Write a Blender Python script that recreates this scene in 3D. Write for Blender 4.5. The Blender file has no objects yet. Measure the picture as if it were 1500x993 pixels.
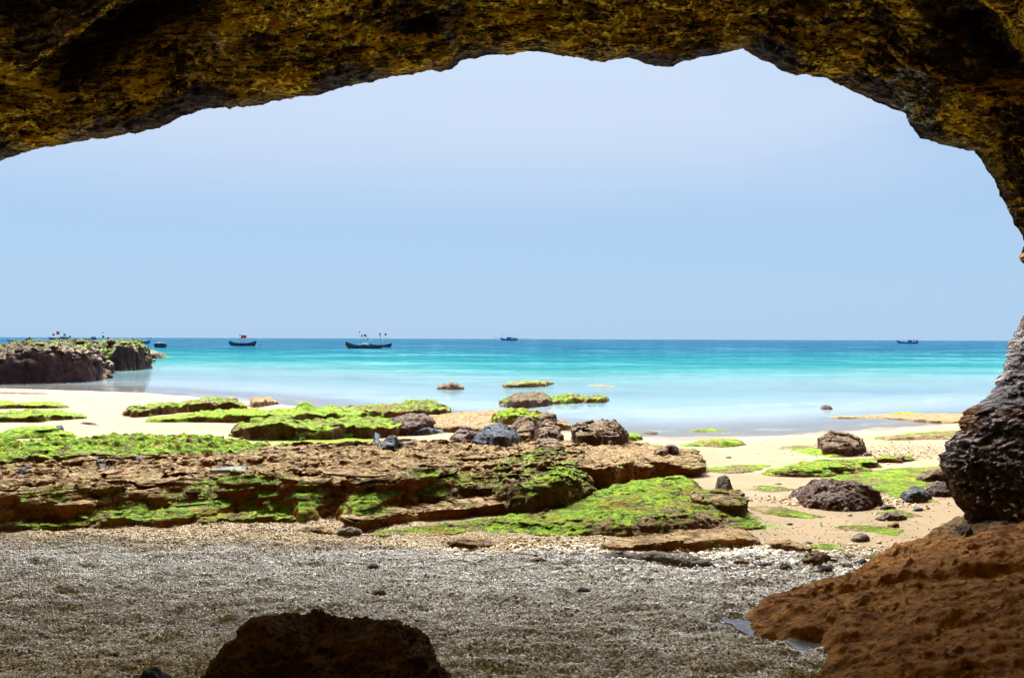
import bpy, bmesh, math, random
import numpy as np
from mathutils import Vector, Matrix

random.seed(7)
RNG = np.random.default_rng(11)
SC = bpy.context.scene
COL = SC.collection
R = math.radians

# ------------------------------------------------------------------ camera
W0, H0, F = 1500.0, 993.0, 28.0 / 36.0 * 1500.0
CAMZ = 3.0
cam_d = bpy.data.cameras.new("camera")
cam = bpy.data.objects.new("camera", cam_d)
COL.objects.link(cam)
cam_d.lens = 28.0
cam_d.sensor_width = 36.0
cam_d.clip_end = 9000.0
cam_d.clip_start = 0.05
CM = Matrix.Rotation(R(90 - 0.052), 4, 'X') @ Matrix.Rotation(0.0035, 4, 'Z')
cam.matrix_world = Matrix.Translation((0, 0, CAMZ)) @ CM
SC.camera = cam
CM3 = np.array(CM.to_3x3())


def ray(px, py):
    """direction of a photo pixel, scaled so that y = 1"""
    d = CM3 @ np.array([(px - W0 / 2) / F, -(py - H0 / 2) / F, -1.0])
    return d / d[1]


def at(px, py, Y):
    d = ray(px, py)
    return np.array([d[0] * Y, Y, CAMZ + d[2] * Y])


# ------------------------------------------------------------------ noise
_perm = RNG.permutation(256)
_perm = np.concatenate([_perm, _perm, _perm[:4]])
_g = RNG.normal(size=(256, 3))
_g /= np.linalg.norm(_g, axis=1)[:, None]


_g32 = _g.astype(np.float32)
_perm = _perm.astype(np.int32)
_gx, _gy, _gz = (np.ascontiguousarray(_g32[:, i]) for i in range(3))


def perlin(x, y, z):
    x, y, z = np.broadcast_arrays(x, y, z)
    x0 = np.floor(x); y0 = np.floor(y); z0 = np.floor(z)
    xi = x0.astype(np.int32) & 255; yi = y0.astype(np.int32) & 255; zi = z0.astype(np.int32) & 255
    xf = (x - x0).astype(np.float32); yf = (y - y0).astype(np.float32); zf = (z - z0).astype(np.float32)
    u = xf * xf * xf * (xf * (xf * 6 - 15) + 10)
    v = yf * yf * yf * (yf * (yf * 6 - 15) + 10)
    w = zf * zf * zf * (zf * (zf * 6 - 15) + 10)
    ry = []
    for a in (0, 1):
        pa = _perm[xi + a]; xa = xf - a
        cy = []
        for b in (0, 1):
            pb = _perm[pa + yi + b] if True else None
            yb = yf - b; cz = []
            for c in (0, 1):
                h = _perm[pb + zi + c]
                cz.append(_gx[h] * xa + _gy[h] * yb + _gz[h] * (zf - c))
            cy.append(cz[0] + w * (cz[1] - cz[0]))
        ry.append(cy[0] + v * (cy[1] - cy[0]))
    return (ry[0] + u * (ry[1] - ry[0])) * np.float32(1.5)


def fbm(x, y, z=0.0, s=1.0, o=4, gain=0.5):
    x = np.asarray(x, float); y = np.asarray(y, float)
    z = np.zeros_like(x) + z
    r = 0.0; a = 1.0
    for i in range(o):
        r = r + a * perlin(x * s + 13.7 * i, y * s - 7.1 * i, z * s + 3.3 * i)
        s *= 2.03; a *= gain
    return r


def ridged(x, y, z, s, o=4, gain=0.5):
    r = 0.0; a = 1.0; tot = 0.0
    for i in range(o):
        n = 1 - np.abs(perlin(x * s + 5.1 * i, y * s + 9.7 * i, z * s - 4.4 * i)) * 1.6
        r = r + a * np.clip(n, 0, 1) ** 2
        tot += a
        s *= 2.07; a *= gain
    return r / tot


def sstep(a, b, x):
    t = np.clip((x - a) / (b - a), 0, 1)
    return t * t * (3 - 2 * t)


# ------------------------------------------------------------------ tagging and meshes
def tag(o, label=None, cat=None, group=None, kind=None):
    if label: o["label"] = label
    if cat: o["category"] = cat
    if group: o["group"] = group
    if kind: o["kind"] = kind
    return o


def link(name, me, mat=None, parent=None, loc=None):
    o = bpy.data.objects.new(name, me)
    COL.objects.link(o)
    if mat is not None and me is not None:
        me.materials.append(mat)
    if loc is not None: o.location = loc
    if parent is not None: o.parent = parent
    return o


def grid_mesh(name, V, nx, ny, keep=None, attrs=None, smooth=True, origin=None):
    """V: (ny*nx,3). quads over the grid, cells filtered with keep (ny-1,nx-1)"""
    idx = np.arange(nx * ny).reshape(ny, nx)
    q = np.stack([idx[:-1, :-1], idx[:-1, 1:], idx[1:, 1:], idx[1:, :-1]], axis=-1)
    q = q[keep] if keep is not None else q.reshape(-1, 4)
    q = q.reshape(-1, 4)
    used = np.zeros(nx * ny, bool); used[q.ravel()] = True
    remap = np.cumsum(used) - 1
    q = remap[q]
    Vu = V[used]
    if origin is not None: Vu = Vu - np.array(origin)
    me = bpy.data.meshes.new(name)
    me.vertices.add(len(Vu)); me.vertices.foreach_set("co", Vu.astype(np.float32).ravel())
    me.loops.add(q.size); me.loops.foreach_set("vertex_index", q.astype(np.int32).ravel())
    me.polygons.add(len(q))
    me.polygons.foreach_set("loop_start", np.arange(0, q.size, 4, dtype=np.int32))
    if smooth: me.polygons.foreach_set("use_smooth", np.ones(len(q), bool))
    for k, a in (attrs or {}).items():
        at_ = me.attributes.new(k, 'FLOAT', 'POINT')
        at_.data.foreach_set("value", a.ravel()[used].astype(np.float32))
    me.update(calc_edges=True)
    return me


def grid_normals(P):
    du = np.gradient(P, axis=1); dv = np.gradient(P, axis=0)
    n = np.cross(du, dv)
    return n / (np.linalg.norm(n, axis=-1, keepdims=True) + 1e-12)


# ------------------------------------------------------------------ terrain
_sx = np.array([-200, -60, -29, -20, -11, -3, 0, 5, 10, 16, 30, 60, 200.])
_sy = np.array([60, 54, 46, 43, 36.5, 29.5, 26.5, 24.0, 25.5, 29, 33, 36, 40.])


def shore(x, y=None):
    return np.interp(x, _sx, _sy)


def gravel_mask(x, y):
    # front half of the beach: coral gravel, edge wavers
    e = np.interp(x, [-30, -8, -5.5, -2.5, 0, 2.5, 4.5, 8, 30], [9.2, 9.4, 9.7, 10.6, 9.5, 8.9, 8.7, 8.5, 8.5])
    e = e + 0.5 * fbm(x, y, 2.0, 0.9, 3)
    return sstep(0.35, -0.35, y - e)


def terrain(x, y):
    x = np.asarray(x, float); y = np.asarray(y, float)
    S = shore(x)
    u = (S - y) / (S - 4.0)
    z = np.where(u > 0, 0.95 * np.minimum(u, 1.15), 0)
    d = np.maximum(y - S, 0)
    z = z - np.where(d < 14, 0.018 * d, 0.252 + 0.05 * (d - 14))
    z = np.maximum(z, -9.0)
    near = sstep(60, 20, y) * np.exp(-d * 0.6)
    z = z + near * (0.022 * fbm(x, y, 0.5, 0.35, 3) + 0.006 * fbm(x, y * 2.2, 4.5, 1.6, 3))
    g = gravel_mask(x, y)
    z = z + g * (0.05 * fbm(x, y * 1.6, 7.7, 0.9, 3) + 0.035 * fbm(x, y * 2.0, 1.2, 3.1, 3))
    return z


def tbase(x, y):
    """the beach without its small relief; never below the water"""
    S = shore(x); u = (S - y) / (S - 4.0)
    return np.where(u > 0, 0.95 * np.minimum(u, 1.15), 0)


SLABS = []   # (x0,y0,res,nx,ny,zarr,maskarr)


def surf(x, y):
    x = np.asarray(x, float); y = np.asarray(y, float)
    z = terrain(x, y)
    for (x0, y0, res, nx, ny, za, ma) in SLABS:
        i = np.round((x - x0) / res).astype(int); j = np.round((y - y0) / res).astype(int)
        ok = (i >= 0) & (j >= 0) & (i < nx) & (j < ny)
        if not np.any(ok): continue
        ic = np.clip(i, 0, nx - 1); jc = np.clip(j, 0, ny - 1)
        ok = ok & ma[jc, ic]
        z = np.where(ok, np.maximum(z, za[jc, ic]), z)
    return z


_Ym = np.geomspace(3.0, 260.0, 420)


def hit(px, py, base=surf):
    """where the sight line of a photo pixel meets the beach, a rock on it, or the water"""
    d = ray(px, py)
    if d[2] >= -1e-4: return np.array([d[0] * 260, 260, 0.])
    Ys = _Ym
    for _ in range(2):
        z = CAMZ + d[2] * Ys
        k = np.nonzero(z <= np.maximum(base(d[0] * Ys, Ys), 0.0))[0]
        if len(k) == 0: return np.array([d[0] * 260, 260, CAMZ + d[2] * 260])
        k = max(k[0], 1)
        Ys = np.linspace(Ys[k - 1], Ys[k], 24)
    Y = Ys[k]
    return np.array([d[0] * Y, Y, CAMZ + d[2] * Y])


# ------------------------------------------------------------------ node helpers
def mat_new(name):
    m = bpy.data.materials.new(name); m.use_nodes = True
    nt = m.node_tree; nt.nodes.clear()
    return m, nt


class NT:
    def __init__(s, nt): s.t = nt

    def n(s, typ, **kw):
        nd = s.t.nodes.new(typ)
        for k, v in kw.items():
            if k.startswith('i_'):
                nd.inputs[int(k[2:])].default_value = v
            else: setattr(nd, k, v)
        return nd

    def l(s, a, b): s.t.links.new(a, b)

    def noise(s, vec, scale, detail=5, rough=0.55, dist=0.0):
        nd = s.n('ShaderNodeTexNoise'); s.l(vec, nd.inputs['Vector'])
        nd.inputs['Scale'].default_value = scale; nd.inputs['Detail'].default_value = detail
        nd.inputs['Roughness'].default_value = rough; nd.inputs['Distortion'].default_value = dist
        return nd.outputs['Fac']

    def vor(s, vec, scale, feature='F1', out='Distance', rnd=1.0):
        nd = s.n('ShaderNodeTexVoronoi'); nd.feature = feature; s.l(vec, nd.inputs['Vector'])
        nd.inputs['Scale'].default_value = scale; nd.inputs['Randomness'].default_value = rnd
        return nd.outputs[out]

    def math(s, op, a, b=None, c=None, clamp=False):
        nd = s.n('ShaderNodeMath', operation=op); nd.use_clamp = clamp
        for i, v in enumerate((a, b, c)):
            if v is None: continue
            if isinstance(v, (int, float)): nd.inputs[i].default_value = v
            else: s.l(v, nd.inputs[i])
        return nd.outputs[0]

    def rng(s, v, a, b, c=0.0, d=1.0, smooth=True):
        nd = s.n('ShaderNodeMapRange')
        if smooth: nd.interpolation_type = 'SMOOTHSTEP'
        s.l(v, nd.inputs[0])
        for i, x in enumerate((a, b, c, d)): nd.inputs[i + 1].default_value = x
        return nd.outputs[0]

    def mix(s, f, a, b, blend='MIX'):
        nd = s.n('ShaderNodeMix', data_type='RGBA', blend_type=blend)
        if isinstance(f, (int, float)): nd.inputs[0].default_value = f
        else: s.l(f, nd.inputs[0])
        for i, v in ((6, a), (7, b)):
            if isinstance(v, tuple): nd.inputs[i].default_value = (*v[:3], 1)
            else: s.l(v, nd.inputs[i])
        return nd.outputs[2]

    def ramp(s, f, stops, interp='LINEAR'):
        nd = s.n('ShaderNodeValToRGB'); s.l(f, nd.inputs[0])
        cr = nd.color_ramp; cr.interpolation = interp
        while len(cr.elements) < len(stops): cr.elements.new(0.5)
        for e, (p, c) in zip(cr.elements, stops):
            e.position = p; e.color = (*c, 1)
        return nd.outputs[0]

    def attr(s, name):
        nd = s.n('ShaderNodeAttribute'); nd.attribute_name = name
        return nd.outputs['Fac']

    def bump(s, h, strength, dist, nrm=None):
        nd = s.n('ShaderNodeBump'); s.l(h, nd.inputs['Height'])
        nd.inputs['Strength'].default_value = strength; nd.inputs['Distance'].default_value = dist
        if nrm is not None: s.l(nrm, nd.inputs['Normal'])
        return nd.outputs[0]

    def out(s, base, rough=0.8, nrm=None, spec=0.3):
        p = s.n('ShaderNodeBsdfPrincipled')
        if isinstance(base, tuple): p.inputs['Base Color'].default_value = (*base, 1)
        else: s.l(base, p.inputs['Base Color'])
        if isinstance(rough, (int, float)): p.inputs['Roughness'].default_value = rough
        else: s.l(rough, p.inputs['Roughness'])
        p.inputs['Specular IOR Level'].default_value = spec
        if nrm is not None: s.l(nrm, p.inputs['Normal'])
        o = s.n('ShaderNodeOutputMaterial'); s.l(p.outputs[0], o.inputs[0])
        return p

    def pos(s):
        return s.n('ShaderNodeNewGeometry').outputs['Position']

    def nz(s):
        g = s.n('ShaderNodeNewGeometry'); x = s.n('ShaderNodeSeparateXYZ'); s.l(g.outputs['Normal'], x.inputs[0])
        return x.outputs[2]


SAND = (0.1482, 0.1050, 0.0521)


def rock_mat(name, c1, c2, s1, s2, fine=1.0, speck=None, speck_amt=0.0, green=1.0, sand_top=0.0, bump=1.0):
    """rock with a weathered top, a differently stained flank, and algae where the 'alg' attribute says it grows"""
    m, nt = mat_new(name); t = NT(nt); P = t.pos(); nz = t.nz()
    big = t.noise(P, 1.3 * fine, 6, 0.6)
    med = t.noise(P, 6.5 * fine, 6, 0.65)
    fin = t.noise(P, 34 * fine, 4, 0.6)
    top = t.mix(t.rng(med, 0.36, 0.62), c1, c2)
    top = t.mix(t.math('MULTIPLY', t.rng(fin, 0.5, 0.68), 0.55), top, tuple(v * 0.3 for v in c1))
    side = t.mix(t.rng(big, 0.4, 0.6), s1, s2)
    side = t.mix(t.math('MULTIPLY', t.rng(med, 0.5, 0.66), 0.7), side, tuple(v * 0.35 for v in s1))
    if sand_top > 0:
        top = t.mix(t.math('MULTIPLY', t.rng(big, 0.42, 0.6), sand_top), top, SAND)
    fs = t.rng(t.math('ADD', nz, t.math('MULTIPLY', t.math('SUBTRACT', med, 0.5), 0.7)), 0.35, 0.75)
    col = t.mix(fs, side, top)
    if speck is not None:
        v = t.vor(P, 26 * fine, 'F1', 'Distance')
        sp = t.math('MULTIPLY', t.rng(v, 0.42, 0.2), t.rng(t.noise(P, 3.0, 4), 0.40, 0.55))
        col = t.mix(t.math('MULTIPLY', sp, speck_amt), col, speck)
    # algae
    a = t.attr('alg')
    n1 = t.noise(P, 1.5, 9, 0.74, 0.3)
    av = t.math('ADD', a, t.math('MULTIPLY', t.math('SUBTRACT', n1, 0.5), 1.9))
    av = t.math('ADD', av, t.math('MULTIPLY', t.math('SUBTRACT', fin, 0.5), 0.6))
    av = t.math('ADD', av, t.math('MULTIPLY', t.math('SUBTRACT', nz, 0.9), 0.5))
    am = t.rng(av, 0.33, 0.47)
    gcol = t.ramp(t.noise(P, 7.0, 8, 0.8), [(0.3, (0.0139, 0.0339, 0.0017)), (0.42, (0.0464, 0.1006, 0.0017)),
                                            (0.53, (0.1392, 0.2172, 0.0017)), (0.68, (0.2900, 0.3072, 0.0028))])
    gcol2 = t.mix(t.rng(t.noise(P, 1.7, 5, .65), 0.50, 0.70), gcol,
                  t.ramp(t.noise(P, 11, 5, 0.7), [(0.35, (0.07, 0.04, 0.003)), (0.6, (0.20, 0.135, 0.006))]))
    col = t.mix(t.math('MULTIPLY', am, green), col, gcol2)
    h = t.math('ADD', t.math('MULTIPLY', med, 0.4), t.math('MULTIPLY', fin, 0.35))
    h = t.math('ADD', h, t.math('MULTIPLY', t.vor(P, 18 * fine), 0.35))
    h = t.math('ADD', h, t.math('MULTIPLY', t.math('MULTIPLY', am, t.noise(P, 16, 6, 0.75)), 0.9))
    nb = t.bump(h, 1.0 * bump, 0.08)
    nb = t.bump(t.noise(P, 110, 3, 0.7), 0.5 * bump, 0.012, nb)
    t.out(col, 0.85, nb, 0.12)
    return m


M = {}
M['shelf'] = rock_mat('shelf_rock', (0.085, 0.047, 0.016), (0.225, 0.148, 0.062), (0.15, 0.040, 0.004), (0.22, 0.085, 0.009))
M['ledge'] = rock_mat('ledge_rock', (0.0800, 0.0464, 0.0176), (0.1760, 0.1120, 0.0496), (0.0600, 0.0224, 0.0056), (0.1040, 0.0520, 0.0096))
M['green'] = rock_mat('mossy_rock', (0.0880, 0.0520, 0.0192), (0.1760, 0.1200, 0.0544), (0.0640, 0.0240, 0.0048), (0.1040, 0.0576, 0.0080))
M['tan'] = rock_mat('tan_rock', (0.1200, 0.0720, 0.0280), (0.2080, 0.1360, 0.0600), (0.0800, 0.0360, 0.0104), (0.1200, 0.0640, 0.0224))
M['purple'] = rock_mat('purple_rock', (0.0320, 0.0202, 0.0184), (0.0832, 0.0518, 0.0359), (0.0416, 0.0138, 0.0074), (0.0640, 0.0230, 0.0110),
                       speck=(0.2560, 0.1901, 0.1198), speck_amt=0.75)
M['coral'] = rock_mat('barnacled_rock', (0.0456, 0.0261, 0.0129), (0.1216, 0.0762, 0.0406), (0.0547, 0.0185, 0.0078), (0.0517, 0.0229, 0.0125),
                      speck=(0.2554, 0.1904, 0.1152), speck_amt=0.9)
M['blue'] = rock_mat('slate_rock', (0.0179, 0.0218, 0.0294), (0.0544, 0.0589, 0.0672), (0.0192, 0.0160, 0.0173), (0.0480, 0.0371, 0.0333),
                     speck=(0.2432, 0.2176, 0.1792), speck_amt=0.5)
M['grey'] = rock_mat('grey_rock', (0.0640, 0.0528, 0.0416), (0.1280, 0.1000, 0.0680), (0.0560, 0.0416, 0.0304), (0.0800, 0.0576, 0.0360))
M['head'] = rock_mat('headland_rock', (0.0450, 0.0340, 0.0220), (0.1000, 0.0720, 0.0450), (0.020, 0.011, 0.012), (0.055, 0.022, 0.018), fine=0.45, sand_top=.8)
M['head2'] = rock_mat('mossy_reef', (0.05, 0.04, 0.025), (0.085, 0.07, 0.045), (0.012, 0.009, 0.012), (0.03, 0.014, 0.012), fine=0.45)
M['fore'] = rock_mat('brown_boulder', (0.0825, 0.0358, 0.0110), (0.1650, 0.0825, 0.0303), (0.0605, 0.0248, 0.0083), (0.0935, 0.0440, 0.0165), fine=1.6, bump=1.3)


# ------------------------------------------------------------------ rock builder
def poly_sdf(X, Y, poly):
    """signed distance, inside positive"""
    d2 = np.full(X.shape, 1e9); ins = np.zeros(X.shape, bool)
    n = len(poly)
    for i in range(n):
        ax, ay = poly[i]; bx, by = poly[(i + 1) % n]
        ex, ey = bx - ax, by - ay
        L = ex * ex + ey * ey + 1e-12
        tt = np.clip(((X - ax) * ex + (Y - ay) * ey) / L, 0, 1)
        dx = X - ax - tt * ex; dy = Y - ay - tt * ey
        d2 = np.minimum(d2, dx * dx + dy * dy)
        c = (ay > Y) != (by > Y)
        with np.errstate(divide='ignore', invalid='ignore'):
            xx = (bx - ax) * (Y - ay) / (by - ay + 1e-15) + ax
        ins ^= c & (X < xx)
    d = np.sqrt(d2)
    return np.where(ins, d, -d)


_seed = [0]


def slab(name, label, cat, mat, cols, k=0.4, taper=0.0, we=None, over=0.6, rag=None, alg=(0.0, 0.0), ew=0.5,
         rough=None, strata=0.13, reg=False, group=None, base=surf, res=None, bumps=None, cut=0.0, kind=None,
         ridge=0.0, lo=0.25, disp=0.04):
    _seed[0] += 1; sd = _seed[0] * 17.3
    if cut > 0: strata = 0.0
    cols = sorted(cols)
    fr = []; hh = []; bk = []; rr = []
    for (px, pt, pb) in cols:
        pb = max(pb, pt + 0.6)
        f = hit(px, pb, base)
        Yf = f[1]; h = k * (pb - pt) * Yf / F
        d = ray(px, pt)
        hb = h * (1 - taper)
        zt = f[2] + hb
        Yb = Yf + 0.05
        for _ in range(6):
            dz = float(tbase(d[0] * Yb, Yb) - tbase(f[0], f[1]))
            tgt = CAMZ - max(zt + dz, -0.0 + hb * 0.5) if f[2] > 0.02 else CAMZ - hb
            Yb = tgt / max(-d[2], 1e-4)
        Yb = min(max(Yb, Yf * 1.004 + 0.02), Yf * 1.9)
        fr.append((f[0], Yf, f[2])); bk.append((d[0] * Yb, Yb)); hh.append(h); rr.append(f[0] / Yf)
    rr = np.array(rr); hh = np.array(hh)
    hm = hh.max()
    hh = np.maximum(hh, lo * hm)
    poly = [(a[0], a[1]) for a in fr] + [b for b in bk[::-1]]
    xs = [p[0] for p in poly]; ys = [p[1] for p in poly]
    Ym = float(np.median([a[1] for a in fr]))
    width = max(xs) - min(xs); depth = np.median([b[1] - a[1] for a, b in zip(fr, bk)])
    if rag is None: rag = 0.07 * min(width, max(depth, 0.2) * 2)
    if res is None: res = max(Ym / 797 * 1.15, width / 1300, 0.006)
    if we is None: we = max(0.14, 0.5 * hm)
    we = min(we, 0.48 * max(depth, 0.1) + 0.02, 0.48 * width)
    mg = rag * 1.2 + 0.12 * we + 4 * res
    x0 = min(xs) - mg; x1 = max(xs) + mg; y0 = min(ys) - mg; y1 = max(ys) + mg
    nx = int((x1 - x0) / res) + 2; ny = int((y1 - y0) / res) + 2
    X, Y = np.meshgrid(x0 + np.arange(nx) * res, y0 + np.arange(ny) * res)
    d = poly_sdf(X, Y, poly)
    fq = 1.0 / max(rag * 5, 0.15)
    d = d + rag * 1.3 * fbm(X, Y, sd, fq, 4)
    r = X / Y
    Yf = np.interp(r, rr, [a[1] for a in fr]); Yb = np.interp(r, rr, [b[1] for b in bk])
    zf = np.interp(r, rr, [a[2] for a in fr])
    h = np.interp(r, rr, hh)
    q = np.clip((Y - Yf) / (Yb - Yf + 1e-6), -0.2, 1.2)
    bz = zf + (tbase(X, Y) - tbase(r * Yf, Yf))
    if rough is None: rough = 0.16 * hm + 0.01
    t = np.clip(d / we, 0, 1)
    prof = np.sqrt(np.clip(1 - (1 - t) ** 2, 0, 1))
    if cut <= 0: prof = 0.55 * prof + 0.45 * t * t * (3 - 2 * t)
    H = h * (1 - taper * np.clip(q, 0, 1)) * (1 + 0.35 * fbm(X, Y, sd + 3, 0.8 / max(we * 2.2, 0.3), 3))
    if bumps:
        for (bx, by, br, bh) in bumps:
            c = hit(bx, by, base)
            H = H + bh * np.exp(-((X - c[0]) ** 2 + ((Y - c[1]) * 0.8) ** 2) / br ** 2)
    if cut > 0:     # flat chipped facets
        rr_ = np.random.default_rng(int(sd * 7))
        cx, cy = np.mean(xs), np.mean(ys); rad = 0.5 * min(width, depth * 1.3)
        pl = np.full(X.shape, 1.25)
        for _ in range(7):
            an = rr_.uniform(0, 6.283); sl = rr_.uniform(0.5, 1.5)
            pl = np.minimum(pl, 1.25 - sl * ((X - cx) * math.cos(an) + (Y - cy) * math.sin(an)) / rad * 0.75 + rr_.uniform(-.1, .25))
        prof = prof * (1 - cut) + cut * np.minimum(prof, np.clip(pl, 0.1, 1.2))
    Z = bz + H * prof + rough * (fbm(X, Y, sd + 9, 1.1 / max(we * 1.5, 0.2), 4) * 0.8) * np.clip(t * 1.5, 0, 1)
    if ridge > 0:
        Z = Z + ridge * (ridged(X, Y * 1.3, sd, 1.4, 4) - 0.5) * np.clip(t * 1.5, 0, 1)
    Z = np.where(d < 0, bz - 0.03 + d * 0.8 * (1 if hm > 0.1 else 0.5), Z)
    gy, gx = np.gradient(d, res)
    gl = np.sqrt(gx * gx + gy * gy) + 1e-6
    ox, oy = -gx / gl, -gy / gl
    side = np.where(d < we, t, np.exp(-(d - we) / (1.6 * we)))
    if cut > 0: side = np.sin(np.pi * np.clip(t, 0, 1)) * 0.75 + 0 * side
    side = np.where(d < 0, 0, side)
    zz = Z
    sn = fbm(X * 0.9, Y * 0.9, sd + (Z * (3.2 / max(hm, 0.12))), 1.0, 4)
    D = over * we * side * (1 + 0.35 * fbm(X, Y, sd + 20, 1.5, 2)) + strata * we * sn * np.clip(side * 1.3, 0, 1) * (d > 0)
    P = np.stack([X + ox * D, Y + oy * D, Z], axis=-1)
    N = grid_normals(P)
    amp = (0.085 if cut > 0 else disp) * hm + 0.006
    f3 = 1.0 / max(0.22 * hm, 0.04)
    f3 = min(f3, 0.25 / res)
    nn = fbm(P[..., 0], P[..., 1], P[..., 2], f3, 3) + 0.8 * (ridged(P[..., 0], P[..., 1], P[..., 2], f3 * 0.5, 3) - 0.5)
    P = P + N * (amp * nn * sstep(-0.3 * we, 0.2 * we, d))[..., None]
    al = alg[0] + alg[1] * np.exp(-np.maximum(d, 0) / ew) + 0 * X
    if len(alg) > 2:   # more growth on the seaward / landward part
        al = al + alg[2] * np.exp(-np.maximum(q, 0) * (Yb - Yf) / ew)
    keep = (d[:-1, :-1] > -mg * 0.8) & (d[1:, 1:] > -mg * 0.8) & (d[:-1, 1:] > -mg * 0.8) & (d[1:, :-1] > -mg * 0.8)
    org = (float(np.mean(xs)), float(np.mean(ys)), float(np.mean([a[2] for a in fr])))
    me = grid_mesh(name, P.reshape(-1, 3), nx, ny, keep, {'alg': al}, origin=org)
    o = link(name, me, M[mat] if isinstance(mat, str) else mat, loc=org)
    tag(o, label, cat, group, kind)
    if reg: SLABS.append((x0, y0, res, nx, ny, Z.copy(), d > 0))
    return o


def boulder(name, label, mat, px0, px1, pt, pb, k=0.8, lean=0.0, group=None, **kw):
    """a stone given by its outline box in the photo; the crest leans left (-) or right (+)"""
    w = px1 - px0; c = (px0 + px1) / 2
    cols = []
    for u, top, bot in ((0, .62, .12), (.12, .30, .04), (.28, .10, 0), (.45, .0, 0), (.6, .02, 0), (.78, .14, .02), (.9, .36, .06), (1, .66, .14)):
        uu = u
        sh = lean * (1 - abs(2 * u - 1)) * 0.35
        cols.append((px0 + w * min(max(uu, 0), 1), pt + (pb - pt) * min(max(top + (u - .5) * -lean * 0.6 * (u > .05) * (u < .95), 0), .9),
                     pb - (pb - pt) * bot))
    kw.setdefault('we', 99); kw.setdefault('over', 0.3); kw.setdefault('cut', 0.6); kw.setdefault('strata', 0.05); kw.setdefault('lo', 0.5)
    kw.setdefault('alg', (-0.6, 0))
    return slab(name, label, 'rock', mat, cols, k=k, group=group, **kw)

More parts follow.
